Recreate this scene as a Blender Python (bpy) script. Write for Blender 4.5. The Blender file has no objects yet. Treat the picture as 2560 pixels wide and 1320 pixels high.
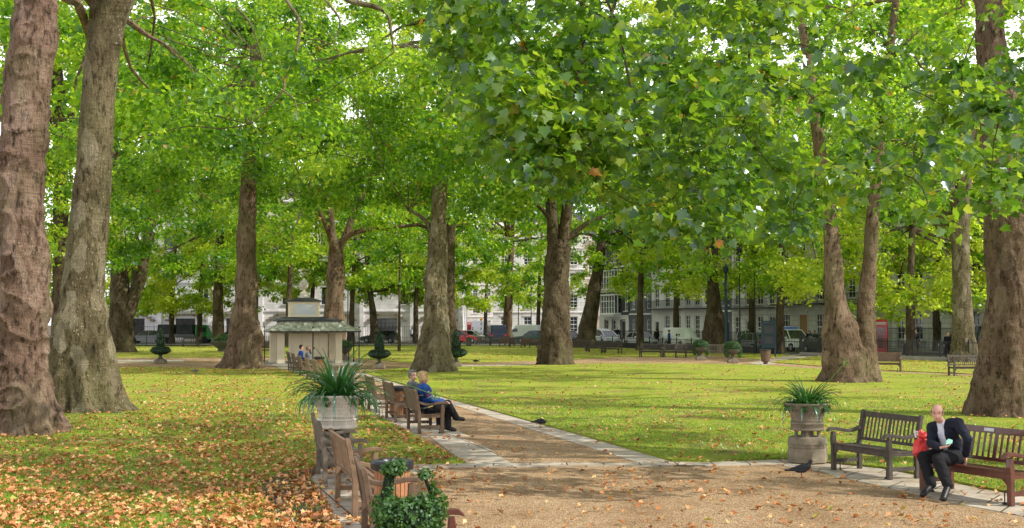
import bpy, bmesh, math, random
import numpy as np
from mathutils import Vector, Matrix, noise
R = math.radians
PI = math.pi
scn = bpy.context.scene
C = bpy.context.collection
# ------------------------------------------------------------------ camera
FOC, CAMZ, HOR = 3200.0, 2.4, 808.0
PITCH = math.atan((HOR - 660) / FOC)
cam_d = bpy.data.cameras.new('camera'); cam = bpy.data.objects.new('camera', cam_d); C.objects.link(cam)
cam.location = (0, 0, CAMZ); cam.rotation_euler = (PI/2 + PITCH, 0, 0)
cam_d.sensor_width = 36; cam_d.lens = 36 * FOC / 2560; cam_d.clip_end = 3000; cam_d.clip_start = 0.1
scn.camera = cam
def ray(px, py):
    u = (px - 1280) / FOC; v = (660 - py) / FOC
    return Vector((u, math.cos(PITCH) - v*math.sin(PITCH), math.sin(PITCH) + v*math.cos(PITCH)))
def P(px, py, z=0.0):                  # a measured image point taken to the plane at height z
    d = ray(px, py); t = (z - CAMZ) / d.z
    return Vector((d.x*t, d.y*t, z))
def at(px, py, Y):
    d = ray(px, py); t = Y / d.y
    return Vector((d.x*t, Y, CAMZ + d.z*t))
def gy(Y): return HOR + FOC*CAMZ/Y
# ------------------------------------------------------------------ world, sun
SUN_EL, SUN_AZ = R(41), R(110)         # azimuth clockwise from +Y (the view direction)
w = bpy.data.worlds.new('World'); scn.world = w; w.use_nodes = True
nt = w.node_tree; nt.nodes.clear()
def N(nt, t, **k):
    n = nt.nodes.new(t)
    for a, b in k.items():
        if a.startswith('i_'): n.inputs[a[2:].replace('_', ' ')].default_value = b
        else: setattr(n, a, b)
    return n
sky = N(nt, 'ShaderNodeTexSky', sky_type='NISHITA', sun_disc=False, sun_elevation=SUN_EL, sun_rotation=SUN_AZ, air_density=1.0, dust_density=2.0)
tc = N(nt, 'ShaderNodeTexCoord'); mp = N(nt, 'ShaderNodeMapping'); mp.inputs['Scale'].default_value = (1, 1, 2.2)
ns = N(nt, 'ShaderNodeTexNoise'); ns.inputs['Scale'].default_value = 2.2; ns.inputs['Detail'].default_value = 6; ns.inputs['Roughness'].default_value = .55
rp = N(nt, 'ShaderNodeValToRGB'); rp.color_ramp.elements[0].position = .33; rp.color_ramp.elements[1].position = .50
mx = N(nt, 'ShaderNodeMix', data_type='RGBA'); mx.inputs['B'].default_value = (9.3, 9.5, 9.9, 1)
bg = N(nt, 'ShaderNodeBackground'); bg.inputs['Strength'].default_value = 0.15
wo = N(nt, 'ShaderNodeOutputWorld')
L = nt.links.new
L(tc.outputs['Generated'], mp.inputs[0]); L(mp.outputs[0], ns.inputs[0]); L(ns.outputs[0], rp.inputs[0])
sxyz = N(nt, 'ShaderNodeSeparateXYZ'); L(tc.outputs['Generated'], sxyz.inputs[0])
hr = N(nt, 'ShaderNodeValToRGB'); L(sxyz.outputs[2], hr.inputs[0]); e0, e1 = hr.color_ramp.elements; e0.position = .14; e0.color = (1, 1, 1, 1); e1.position = .50; e1.color = (.36, .37, .39, 1)   # clouds brightest low over the roofs
cm = N(nt, 'ShaderNodeMix', data_type='RGBA', blend_type='MULTIPLY'); cm.inputs['Factor'].default_value = 1; cm.inputs['A'].default_value = (16.0, 16.0, 16.2, 1); L(hr.outputs[0], cm.inputs['B']); L(cm.outputs['Result'], mx.inputs['B'])
L(rp.outputs[0], mx.inputs['Factor']); L(sky.outputs[0], mx.inputs['A']); L(mx.outputs['Result'], bg.inputs[0]); L(bg.outputs[0], wo.inputs[0])
sd = bpy.data.lights.new('sun', 'SUN'); sd.energy = 5.0; sd.angle = R(.6); sd.color = (1, .95, .84)
so = bpy.data.objects.new('sun', sd); C.objects.link(so)
sdir = Vector((math.sin(SUN_AZ)*math.cos(SUN_EL), math.cos(SUN_AZ)*math.cos(SUN_EL), math.sin(SUN_EL)))
so.rotation_euler = sdir.to_track_quat('Z', 'Y').to_euler(); so.location = sdir*60
scn.view_settings.view_transform = 'Standard'; scn.view_settings.look = 'None'; scn.view_settings.exposure = 0
scn.cycles.max_bounces = 7; scn.cycles.diffuse_bounces = 4; scn.cycles.transmission_bounces = 5; scn.cycles.glossy_bounces = 2
scn.cycles.transparent_max_bounces = 6; scn.cycles.sample_clamp_indirect = 6; scn.cycles.caustics_reflective = False; scn.cycles.caustics_refractive = False
scn.cycles.use_adaptive_sampling = True; scn.cycles.adaptive_threshold = 0.02
scn.cycles.use_denoising = True
# ------------------------------------------------------------------ materials
MATS = {}
def lin(c): return tuple(((x/12.92) if x <= .04045 else ((x+.055)/1.055)**2.4) for x in c[:3]) + (1,)
def ramp(nt, src, stops, interp='LINEAR'):
    r = N(nt, 'ShaderNodeValToRGB'); cr = r.color_ramp; cr.interpolation = interp
    while len(cr.elements) < len(stops): cr.elements.new(.5)
    for e, (p, c) in zip(cr.elements, stops): e.position = p; e.color = tuple(c)[:3] + (1,)
    nt.links.new(src, r.inputs[0]); return r.outputs[0]
def noise_n(nt, vec, scale, detail=4, rough=.55, dist=0):
    n = N(nt, 'ShaderNodeTexNoise'); n.inputs['Scale'].default_value = scale; n.inputs['Detail'].default_value = detail
    n.inputs['Roughness'].default_value = rough; n.inputs['Distortion'].default_value = dist
    if vec is not None: nt.links.new(vec, n.inputs['Vector'])
    return n.outputs[0]
def voro(nt, vec, scale, feature='F1', out='Distance'):
    n = N(nt, 'ShaderNodeTexVoronoi', feature=feature); n.inputs['Scale'].default_value = scale
    if vec is not None: nt.links.new(vec, n.inputs['Vector'])
    return n.outputs[out]
def mixc(nt, f, a, b, mode='MIX'):
    m = N(nt, 'ShaderNodeMix', data_type='RGBA', blend_type=mode)
    for s, v in (('Factor', f), ('A', a), ('B', b)):
        if isinstance(v, (int, float)): m.inputs[s].default_value = v
        elif isinstance(v, tuple): m.inputs[s].default_value = v[:3] + (1,)
        else: nt.links.new(v, m.inputs[s])
    return m.outputs['Result']
def math_n(nt, op, a, b=0.0, c=None):
    m = N(nt, 'ShaderNodeMath', operation=op)
    for i, v in enumerate([a, b] + ([c] if c is not None else [])):
        if isinstance(v, (int, float)): m.inputs[i].default_value = v
        else: nt.links.new(v, m.inputs[i])
    return m.outputs[0]
def coords(nt, scale=(1, 1, 1), kind='Object'):
    t = N(nt, 'ShaderNodeTexCoord'); m = N(nt, 'ShaderNodeMapping'); m.inputs['Scale'].default_value = scale
    nt.links.new(t.outputs[kind], m.inputs[0]); return m.outputs[0]
def newmat(name):
    m = bpy.data.materials.new(name); m.use_nodes = True; nt = m.node_tree
    b = nt.nodes['Principled BSDF']; MATS[name] = m
    return m, nt, b
def bump(nt, b, h, strength=.4, dist=.02):
    n = N(nt, 'ShaderNodeBump'); n.inputs['Strength'].default_value = strength; n.inputs['Distance'].default_value = dist
    nt.links.new(h, n.inputs['Height']); nt.links.new(n.outputs[0], b.inputs['Normal'])
def simple(name, col, rough=.7, metal=0, var=.18, scale=8, bmp=.15, spec=.3, coat=0, stretch=(1, 1, 1)):
    """plain paint / cloth / stone with procedural variation"""
    m, nt, b = newmat(name); v = coords(nt, stretch)
    n = noise_n(nt, v, scale, 6, .6)
    lo = tuple(c*(1-var) for c in col[:3]); hi = tuple(min(1, c*(1+var)) for c in col[:3])
    nt.links.new(ramp(nt, n, [(.3, lo), (.7, hi)]), b.inputs['Base Color'])
    b.inputs['Roughness'].default_value = rough; b.inputs['Metallic'].default_value = metal
    b.inputs['Specular IOR Level'].default_value = spec; b.inputs['Coat Weight'].default_value = coat
    if bmp: bump(nt, b, noise_n(nt, v, scale*3, 4), bmp, .01)
    return m
def leafmat(name, stops, tstops, trans=.42, gloss=.10, grough=.35):
    m, nt, b = newmat(name); nt.nodes.remove(b); out = nt.nodes['Material Output']
    a = N(nt, 'ShaderNodeAttribute', attribute_name='tint')
    col = ramp(nt, a.outputs['Fac'], stops); tcol = ramp(nt, a.outputs['Fac'], tstops)
    d = N(nt, 'ShaderNodeBsdfDiffuse'); t = N(nt, 'ShaderNodeBsdfTranslucent'); g = N(nt, 'ShaderNodeBsdfGlossy'); g.inputs['Roughness'].default_value = grough
    g.inputs['Color'].default_value = (.8, .9, 1, 1)
    nt.links.new(col, d.inputs[0]); nt.links.new(tcol, t.inputs[0])
    m1 = N(nt, 'ShaderNodeMixShader'); m1.inputs[0].default_value = trans; nt.links.new(d.outputs[0], m1.inputs[1]); nt.links.new(t.outputs[0], m1.inputs[2])
    m2 = N(nt, 'ShaderNodeMixShader'); m2.inputs[0].default_value = gloss; nt.links.new(m1.outputs[0], m2.inputs[1]); nt.links.new(g.outputs[0], m2.inputs[2])
    nt.links.new(m2.outputs[0], out.inputs[0])
    return m
G = [(0, (.022, .072, .008)), (.35, (.060, .155, .012)), (.7, (.150, .275, .016)), (.93, (.36, .43, .03)), (.965, (.36, .27, .05)), (1, (.42, .14, .04))]
T = [(0, (.14, .34, .015)), (.35, (.32, .60, .025)), (.7, (.60, .85, .04)), (.93, (.85, .95, .08)), (.965, (.75, .50, .05)), (1, (.7, .25, .04))]
leafmat('plane_leaf', G, T, .57, .03)
leafmat('plane_leaf_near_shaded', [(p_, tuple(c_*.80 for c_ in q_)) for p_, q_ in G], [(p_, tuple(c_*.95 for c_ in q_)) for p_, q_ in T], .42, .06, .28)  # same leaf colours darkened: shade painted into the nearer foliage
leafmat('ivy_leaf', [(0, (.015, .050, .012)), (.5, (.04, .105, .02)), (1, (.09, .18, .03))], [(0, (.06, .18, .02)), (1, (.18, .36, .04))], .25, .035, .45)
leafmat('box_leaf', [(0, (.012, .035, .014)), (.5, (.028, .065, .022)), (1, (.05, .10, .03))], [(0, (.05, .12, .02)), (1, (.12, .24, .04))], .2, .06)
leafmat('strap_leaf', [(0, (.025, .10, .03)), (.6, (.05, .17, .04)), (1, (.10, .24, .06))], [(0, (.08, .30, .04)), (1, (.2, .5, .06))], .3, .16, .25)
leafmat('dead_leaf', [(0, (.14, .07, .035)), (.25, (.40, .15, .05)), (.5, (.62, .26, .09)), (.75, (.76, .39, .16)), (.92, (.80, .56, .28)), (1, (.45, .42, .08))],
        [(0, (.1, .05, .02)), (.6, (.5, .22, .06)), (1, (.6, .5, .1))], .2, .04, .5)
leafmat('grass_blade', [(0, (.08, .16, .015)), (.5, (.18, .31, .022)), (1, (.32, .43, .05))], [(0, (.12, .3, .02)), (1, (.4, .55, .06))], .35, .04)
def bark(name, c0, c1, c2, fleck, fl=.5):
    m, nt, b = newmat(name); v = coords(nt, (1, 1, .55))
    big = noise_n(nt, v, 1.3, 5, .6); col = ramp(nt, big, [(.25, c0), (.5, c1), (.75, c2)])
    med = noise_n(nt, coords(nt, (1, 1, .35)), 9, 6, .65); col = mixc(nt, ramp(nt, med, [(.36, (1, 1, 1)), (.50, (0, 0, 0))]), col, tuple(x*.6 for x in c0))
    crk = ramp(nt, noise_n(nt, coords(nt, (1, 1, .22)), 26, 5, .7), [(.36, (.7, .7, .7)), (.46, (0, 0, 0))]); col = mixc(nt, crk, col, tuple(x*.5 for x in c0))
    f = voro(nt, coords(nt, (1, 1, .45)), 17); fm = ramp(nt, f, [(.12, (1, 1, 1)), (.24, (0, 0, 0))]); gate = ramp(nt, noise_n(nt, v, 3.2, 4), [(.46, (0, 0, 0)), (.6, (fl, fl, fl))])
    col = mixc(nt, math_n(nt, 'MULTIPLY', fm, gate), col, fleck)
    pv = N(nt, 'ShaderNodeTexVoronoi'); pv.inputs['Scale'].default_value = 3.4; nt.links.new(mixc(nt, .12, coords(nt, (1, 1, .5)), N(nt, 'ShaderNodeTexNoise').outputs[1]), pv.inputs['Vector']); ps = N(nt, 'ShaderNodeSeparateColor'); nt.links.new(pv.outputs['Color'], ps.inputs[0])
    col = mixc(nt, .35, col, ramp(nt, ps.outputs[0], [(0, (.55, .50, .46)), (.4, (.95, .95, .95)), (.8, (1.0, 1.0, .98)), (1, (1.0, 1.0, .9))]), 'MULTIPLY'); lite = ramp(nt, ps.outputs[1], [(.74, (0, 0, 0)), (.92, (.28, .28, .28))]); col = mixc(nt, lite, col, fleck if fl > .8 else tuple(.5*(p_+q_) for p_, q_ in zip(c2, fleck)))
    mo = ramp(nt, noise_n(nt, v, .8, 4, .6), [(.5, (0, 0, 0)), (.72, (.5, .5, .5))]); col = mixc(nt, mo, col, (.12, .13, .045))
    nt.links.new(col, b.inputs['Base Color']); b.inputs['Roughness'].default_value = .92; b.inputs['Specular IOR Level'].default_value = .15
    h = math_n(nt, 'ADD', noise_n(nt, coords(nt, (1, 1, .3)), 16, 8, .7), math_n(nt, 'MULTIPLY', noise_n(nt, coords(nt, (.6, .6, 2)), 7, 5, .6), .6))
    bump(nt, b, h, 1.0, .10)
    return m
bark('bark_brown', (.085, .055, .034), (.195, .132, .086), (.30, .215, .145), (.46, .36, .25), .6)
bark('bark_ringed', (.10, .062, .045), (.25, .162, .118), (.38, .27, .205), (.58, .46, .36), .6)
bark('bark_grey', (.08, .068, .036), (.18, .145, .082), (.27, .225, .135), (.55, .49, .36), 1.0)
bark('bark_dark', (.045, .034, .021), (.11, .08, .05), (.175, .13, .085), (.30, .24, .17), .4)
simple('twig_bark', (.06, .055, .032), .9, var=.4, scale=5)
# ------------------------------------------------------------------ objects
def tag(o, label=None, cat=None, group=None, kind=None):
    if label: o['label'] = label
    if cat: o['category'] = cat
    if group: o['group'] = group
    if kind: o['kind'] = kind
    return o
def thing(name, label, cat, loc=(0, 0, 0), rz=0, group=None, scale=1):
    o = bpy.data.objects.new(name, None); C.objects.link(o); o.location = loc; o.rotation_euler = (0, 0, rz)
    o.scale = (scale,)*3; o.empty_display_size = .3
    return tag(o, label, cat, group)
def mat(m):
    return MATS[m] if isinstance(m, str) else m
def link(name, me, m, parent=None, smooth=False):
    o = bpy.data.objects.new(name, me); C.objects.link(o)
    if m is not None: me.materials.append(mat(m))
    if smooth: me.polygons.foreach_set('use_smooth', [True]*len(me.polygons))
    if parent is not None: o.parent = parent
    return o
def kids(o): return [c for c in bpy.data.objects if c.parent == o]
def dup(root, loc, rz=0, label=None, cat=None, group=None, scale=None, swap=None):
    def cp(o, par):
        c = o.copy(); C.objects.link(c)
        if par is not None: c.parent = par
        for k in TREE.get(o.name, kids(o)): cp(k, c)
        return c
    r = cp(root, None); r.location = loc; r.rotation_euler = (0, 0, rz)
    if scale is not None: r.scale = (scale,)*3 if isinstance(scale, (int, float)) else scale
    if label: r['label'] = label
    if cat: r['category'] = cat
    if group: r['group'] = group
    if swap:                         # a copy in another paint: new mesh copies with the slots changed
        def sw(o):
            if o.type == 'MESH' and any(s and s.name in swap for s in o.data.materials):
                o.data = o.data.copy()
                for i, s in enumerate(o.data.materials):
                    if s and s.name in swap: o.data.materials[i] = MATS[swap[s.name]]
            for k in kids(o): sw(k)
        sw(r)
    return r
TREE = {}
class MB:
    """collects shapes; build() links them as ONE mesh object"""
    def __init__(s): s.v = []; s.f = []; s.M = Matrix.Identity(4)
    def add(s, vs, fs):
        b = len(s.v); s.v += [tuple(s.M @ Vector(v)) for v in vs]; s.f += [tuple(b+i for i in f) for f in fs]; return s
    def box(s, c, d, rz=0, rx=0, ry=0, tap=1.0, bev=0):
        x, y, z = (k/2 for k in d); m = Matrix.Translation(c) @ Matrix.Rotation(rz, 4, 'Z') @ Matrix.Rotation(rx, 4, 'X') @ Matrix.Rotation(ry, 4, 'Y')
        vs = [m @ Vector(p) for p in ((-x, -y, -z), (x, -y, -z), (x, y, -z), (-x, y, -z), (-x*tap, -y*tap, z), (x*tap, -y*tap, z), (x*tap, y*tap, z), (-x*tap, y*tap, z))]
        return s.add(vs, [(0, 3, 2, 1), (4, 5, 6, 7), (0, 1, 5, 4), (1, 2, 6, 5), (2, 3, 7, 6), (3, 0, 4, 7)])
    def bar(s, a, b, wd, th, up=(0, 0, 1)):
        a, b = Vector(a), Vector(b); d = (b-a); l = d.length; d.normalize(); u = Vector(up); sd_ = d.cross(u)
        if sd_.length < 1e-4: sd_ = d.cross(Vector((0, 1, 0)))
        sd_.normalize(); u = sd_.cross(d); x = sd_*wd/2; y = u*th/2
        vs = [a-x-y, a+x-y, a+x+y, a-x+y, b-x-y, b+x-y, b+x+y, b-x+y]
        return s.add(vs, [(0, 3, 2, 1), (4, 5, 6, 7), (0, 1, 5, 4), (1, 2, 6, 5), (2, 3, 7, 6), (3, 0, 4, 7)])
    def tube(s, pts, rad, n=6, cap=True):
        pts = [Vector(p) for p in pts]; rad = rad if isinstance(rad, (list, tuple)) else [rad]*len(pts)
        vs = []; fs = []; pu = None
        for i, p in enumerate(pts):
            d = (pts[min(i+1, len(pts)-1)] - pts[max(i-1, 0)]).normalized()
            if pu is None: pu = d.orthogonal().normalized()
            x = (pu - d*pu.dot(d));
            if x.length < 1e-5: x = d.orthogonal()
            x.normalize(); pu = x; y = d.cross(x)
            for k in range(n):
                a = 2*PI*k/n; vs.append(p + (x*math.cos(a) + y*math.sin(a))*rad[i])
        for i in range(len(pts)-1):
            for k in range(n): fs.append((i*n+k, i*n+(k+1) % n, (i+1)*n+(k+1) % n, (i+1)*n+k))
        if cap: fs += [tuple(range(n))[::-1], tuple((len(pts)-1)*n+k for k in range(n))]
        return s.add(vs, fs)
    def lathe(s, prof, n=24, c=(0, 0, 0), sx=1, sy=1, cap=True, wob=None):
        vs = []; fs = []
        for i, (r, z) in enumerate(prof):
            for k in range(n):
                a = 2*PI*k/n; rr = r*(1+(wob(a, z) if wob else 0)); vs.append((c[0]+rr*math.cos(a)*sx, c[1]+rr*math.sin(a)*sy, c[2]+z))
        for i in range(len(prof)-1):
            for k in range(n): fs.append((i*n+k, i*n+(k+1) % n, (i+1)*n+(k+1) % n, (i+1)*n+k))
        if cap: fs += [tuple(range(n))[::-1], tuple((len(prof)-1)*n+k for k in range(n))]
        return s.add(vs, fs)
    def prism(s, poly, axis, a0, a1):
        """poly: list of 2-D points; axis 'x','y','z' is the extrusion axis"""
        def mk(p, q):
            return {'x': (q, p[0], p[1]), 'y': (p[0], q, p[1]), 'z': (p[0], p[1], q)}[axis]
        n = len(poly); vs = [mk(p, a0) for p in poly] + [mk(p, a1) for p in poly]
        return s.add(vs, [tuple(range(n)), tuple(range(2*n-1, n-1, -1))] + [(i, n+i, n+(i+1) % n, (i+1) % n) for i in range(n)])
    def ball(s, c, r, n=12, m=8, sc=(1, 1, 1)):
        prof = [(max(1e-3, math.sin(PI*i/m)), -math.cos(PI*i/m)) for i in range(m+1)]
        vs = []; fs = []
        for (q, z) in prof:
            for k in range(n): a = 2*PI*k/n; vs.append((c[0]+r*sc[0]*q*math.cos(a), c[1]+r*sc[1]*q*math.sin(a), c[2]+r*sc[2]*z))
        for i in range(m):
            for k in range(n): fs.append((i*n+k, i*n+(k+1) % n, (i+1)*n+(k+1) % n, (i+1)*n+k))
        return s.add(vs, fs)
    def mesh(s, name):
        me = bpy.data.meshes.new(name); me.from_pydata(s.v, [], s.f); me.validate(); me.update()
        bm = bmesh.new(); bm.from_mesh(me); bmesh.ops.recalc_face_normals(bm, faces=bm.faces); bm.to_mesh(me); bm.free()
        return me
    def build(s, name, m, parent=None, smooth=False, bevel=0, kind=None):
        me = s.mesh(name)
        if bevel:
            bm = bmesh.new(); bm.from_mesh(me)
            es = [e for e in bm.edges if len(e.link_faces) == 2 and e.calc_face_angle(0) > .6]
            bmesh.ops.bevel(bm, geom=es, offset=bevel, segments=1, affect='EDGES', clamp_overlap=True); bm.to_mesh(me); bm.free()
        o = link(name, me, m, parent, smooth)
        if smooth:
            try: me.set_sharp_from_angle(angle=R(42))
            except Exception: pass
        if kind: o['kind'] = kind
        return o
def fast_mesh(name, V, F, tint=None):
    """V (n,3) float array, F (m,k) int array of one face size"""
    me = bpy.data.meshes.new(name); n = len(V); m, k = F.shape
    me.vertices.add(n); me.vertices.foreach_set('co', np.ascontiguousarray(V, dtype=np.float32).ravel())
    me.loops.add(m*k); me.loops.foreach_set('vertex_index', np.ascontiguousarray(F, dtype=np.int32).ravel())
    me.polygons.add(m); me.polygons.foreach_set('loop_start', np.arange(0, m*k, k, dtype=np.int32))
    me.polygons.foreach_set('loop_total', np.full(m, k, dtype=np.int32))
    if tint is not None:
        a = me.attributes.new('tint', 'FLOAT', 'FACE'); a.data.foreach_set('value', np.ascontiguousarray(tint, dtype=np.float32))
    me.update(calc_edges=True)
    return me
# leaf templates: verts (in x: width, y: length from the stalk, z: fold) and faces
def lobed():
    o = [(0, 0, 0), (.20, -.05, .02), (.50, .08, .07), (.36, .30, .04), (.52, .56, .06), (.26, .60, .02), (.02, 1.0, -.08), (-.24, .62, .02), (-.50, .52, .08), (-.37, .28, .04), (-.47, .06, .06), (-.20, -.04, .02)]
    v = [(0, .32, -.03)] + [(x, y, z) for x, y, z in o]
    return np.array(v), np.array([(0, i, i % 12 + 1) for i in range(1, 13)])
def folded(wd=.42):
    return np.array([(0, 0, 0), (wd, .38, .09), (0, 1, -.05), (-wd, .38, .09)]), np.array([(0, 1, 2), (0, 2, 3)])
def diamond(): return np.array([(0, 0, 0), (.45, .45, .05), (0, 1, 0), (-.45, .45, .05)]), np.array([(0, 1, 2, 3)])
def scatter(name, pos, nrm, size, tint, tmpl, rng, m, parent=None, tipdir=None, droop=.5):
    TV, TF = tmpl; n = len(pos)
    nrm = nrm/np.maximum(1e-6, np.linalg.norm(nrm, axis=1, keepdims=True))
    t = rng.normal(size=(n, 3)) if tipdir is None else tipdir + rng.normal(size=(n, 3))*.5
    t = t - nrm*np.sum(t*nrm, axis=1, keepdims=True); t /= np.maximum(1e-6, np.linalg.norm(t, axis=1, keepdims=True))
    b = np.cross(t, nrm)
    sz = size[:, None, None]
    V = pos[:, None, :] + sz*(b[:, None, :]*TV[None, :, 0:1] + t[:, None, :]*(TV[None, :, 1:2]-.3) + nrm[:, None, :]*TV[None, :, 2:3])
    k = len(TV); F = TF[None, :, :] + (np.arange(n)*k)[:, None, None]
    me = fast_mesh(name, V.reshape(-1, 3), F.reshape(-1, TF.shape[1]), np.repeat(tint, len(TF)))
    return link(name, me, m, parent)
def unit(rng, n):
    d = rng.normal(size=(n, 3)); return d/np.linalg.norm(d, axis=1, keepdims=True)
def catmull(p, n):
    p = [Vector(q) for q in p]; out = []
    for i in range(len(p)-1):
        a = p[max(i-1, 0)]; b = p[i]; c = p[i+1]; d = p[min(i+2, len(p)-1)]
        for k in range(n):
            t = k/n; out.append(.5*((2*b) + (c-a)*t + (2*a-5*b+4*c-d)*t*t + (3*b-a-3*c+d)*t**3))
    out.append(p[-1]); return out
# ------------------------------------------------------------------ ground sheets
def ground_mats():
    # lawn: greens, worn patches, drifts of small leaf flecks that carry on where the modelled leaves thin out
    m, nt, b = newmat('lawn_grass'); v = coords(nt)
    g = ramp(nt, noise_n(nt, v, 9, 8, .75), [(.3, (.09, .17, .012)), (.5, (.25, .35, .025)), (.66, (.48, .56, .06))])
    g = mixc(nt, ramp(nt, noise_n(nt, v, .35, 7, .65), [(.38, (0, 0, 0)), (.62, (.75, .75, .75))]), g, (.42, .44, .07))  # broad yellow patches paint sunlit grass into the colour
    worn = ramp(nt, noise_n(nt, v, .6, 8, .7), [(.52, (0, 0, 0)), (.64, (.85, .85, .85))]); g = mixc(nt, worn, g, (.27, .20, .10))
    a = N(nt, 'ShaderNodeAttribute', attribute_name='soil'); g = mixc(nt, a.outputs['Fac'], g, mixc(nt, noise_n(nt, v, 14, 8, .7), (.06, .042, .026), (.15, .105, .065)))
    vo = N(nt, 'ShaderNodeTexVoronoi'); vo.inputs['Scale'].default_value = 8; nt.links.new(coords(nt, (1, .8, 1)), vo.inputs['Vector'])
    lf = ramp(nt, vo.outputs['Distance'], [(.26, (1, 1, 1)), (.34, (0, 0, 0))]); sp = ramp(nt, noise_n(nt, v, .28, 5, .6), [(.35, (.25, .25, .25)), (.58, (1, 1, 1))])
    sep = N(nt, 'ShaderNodeSeparateColor'); nt.links.new(vo.outputs['Color'], sep.inputs[0]); pick = math_n(nt, 'LESS_THAN', sep.outputs[0], math_n(nt, 'MULTIPLY', sp, .60))
    lc = ramp(nt, sep.outputs[1], [(0, (.34, .18, .08)), (.5, (.60, .36, .16)), (1, (.80, .60, .30))])
    g = mixc(nt, math_n(nt, 'MULTIPLY', lf, pick), g, lc)
    nt.links.new(g, b.inputs['Base Color']); b.inputs['Roughness'].default_value = .9; b.inputs['Specular IOR Level'].default_value = .1
    bump(nt, b, math_n(nt, 'ADD', noise_n(nt, v, 40, 6, .8), math_n(nt, 'MULTIPLY', noise_n(nt, v, 4, 4), 1.2)), 1, .05)
    m, nt, b = newmat('gravel'); v = coords(nt)
    vo = N(nt, 'ShaderNodeTexVoronoi'); vo.inputs['Scale'].default_value = 68; nt.links.new(v, vo.inputs['Vector'])
    sep = N(nt, 'ShaderNodeSeparateColor'); nt.links.new(vo.outputs['Color'], sep.inputs[0])
    c = ramp(nt, sep.outputs[0], [(0, (.20, .12, .06)), (.3, (.46, .295, .155)), (.65, (.64, .44, .255)), (.9, (.76, .59, .40)), (1, (.80, .70, .55))])
    c = mixc(nt, ramp(nt, noise_n(nt, v, .7, 7, .65), [(.35, (.62, .54, .45)), (.65, (1.12, 1.08, 1.0))]), c, c, 'MIX')
    c = mixc(nt, .85, c, ramp(nt, noise_n(nt, v, .9, 8, .7), [(.32, (.50, .43, .36)), (.5, (.85, .80, .74)), (.7, (1.0, 1.0, 1.0))]), 'MULTIPLY')
    c = mixc(nt, ramp(nt, noise_n(nt, v, 5, 6, .7), [(.60, (0, 0, 0)), (.70, (.35, .35, .35))]), c, (.33, .22, .12))
    nt.links.new(c, b.inputs['Base Color']); b.inputs['Roughness'].default_value = .95; b.inputs['Specular IOR Level'].default_value = .12
    bump(nt, b, math_n(nt, 'ADD', vo.outputs['Distance'], noise_n(nt, v, 2.5, 5)), .9, .03)
    m, nt, b = newmat('paving_slab'); v = coords(nt, kind='UV')
    br = N(nt, 'ShaderNodeTexBrick'); br.offset = .5; br.inputs['Scale'].default_value = 1.0; br.inputs['Brick Width'].default_value = .62; br.inputs['Row Height'].default_value = .9; br.inputs['Mortar Size'].default_value = .014
    br.inputs['Color1'].default_value = (.48, .42, .34, 1); br.inputs['Color2'].default_value = (.60, .54, .45, 1); br.inputs['Mortar'].default_value = (.09, .07, .045, 1); nt.links.new(v, br.inputs['Vector'])
    o = coords(nt); c = mixc(nt, .8, br.outputs['Color'], ramp(nt, noise_n(nt, o, 1.8, 8, .7), [(.3, (.55, .5, .43)), (.6, (1, 1, 1))]), 'MULTIPLY'); c = mixc(nt, ramp(nt, noise_n(nt, o, 1.1, 8, .75), [(.50, (0, 0, 0)), (.62, (.7, .7, .7))]), c, (.33, .23, .135))
    nt.links.new(c, b.inputs['Base Color']); b.inputs['Roughness'].default_value = .85; b.inputs['Specular IOR Level'].default_value = .2
    bump(nt, b, math_n(nt, 'SUBTRACT', noise_n(nt, o, 25, 5), br.outputs['Fac']), .35, .01)
    simple('asphalt', (.09, .088, .085), .85, var=.25, scale=3); simple('soil', (.10, .07, .045), .95, var=.4, scale=4)
    simple('pavement_stone', (.33, .31, .28), .8, var=.15, scale=2); simple('line_paint', (.75, .75, .72), .6)
ground_mats()
LAWNS = []
def sheet(name, poly, z, m, h=0.0, kind='structure', uvdir=None, grid=0, soil=None):
    """flat outline as one sheet, with a real edge of height h below it"""
    bm = bmesh.new(); vs = [bm.verts.new((p[0], p[1], z)) for p in poly]; f = bm.faces.new(vs); bm.normal_update()
    if f.normal.z < 0: f.normal_flip()
    if h:
        r = bmesh.ops.extrude_face_region(bm, geom=[f]); nf = [g for g in r['geom'] if isinstance(g, bmesh.types.BMFace)]
        for v_ in [g for g in r['geom'] if isinstance(g, bmesh.types.BMVert)]: v_.co.z -= h
        bm.normal_update()
    bmesh.ops.triangulate(bm, faces=bm.faces[:])
    bm.normal_update()
    me = bpy.data.meshes.new(name); bm.to_mesh(me); bm.free()
    if uvdir is not None:
        uv = me.uv_layers.new(name='UVMap'); a = Vector((uvdir[0], uvdir[1])).normalized(); b_ = Vector((-a.y, a.x))
        for l in me.loops:
            c = me.vertices[l.vertex_index].co; uv.data[l.index].uv = (c.xy.dot(a), c.xy.dot(b_))
    o = link(name, me, m); o['kind'] = kind; return o
PD = Vector((-.2415, .9704)); PN = Vector((.9704, .2415))     # path direction and its right-hand normal
sheet('ground', [(-700, -60), (700, -60), (700, 1500), (-700, 1500)], -.05, 'soil')
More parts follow.
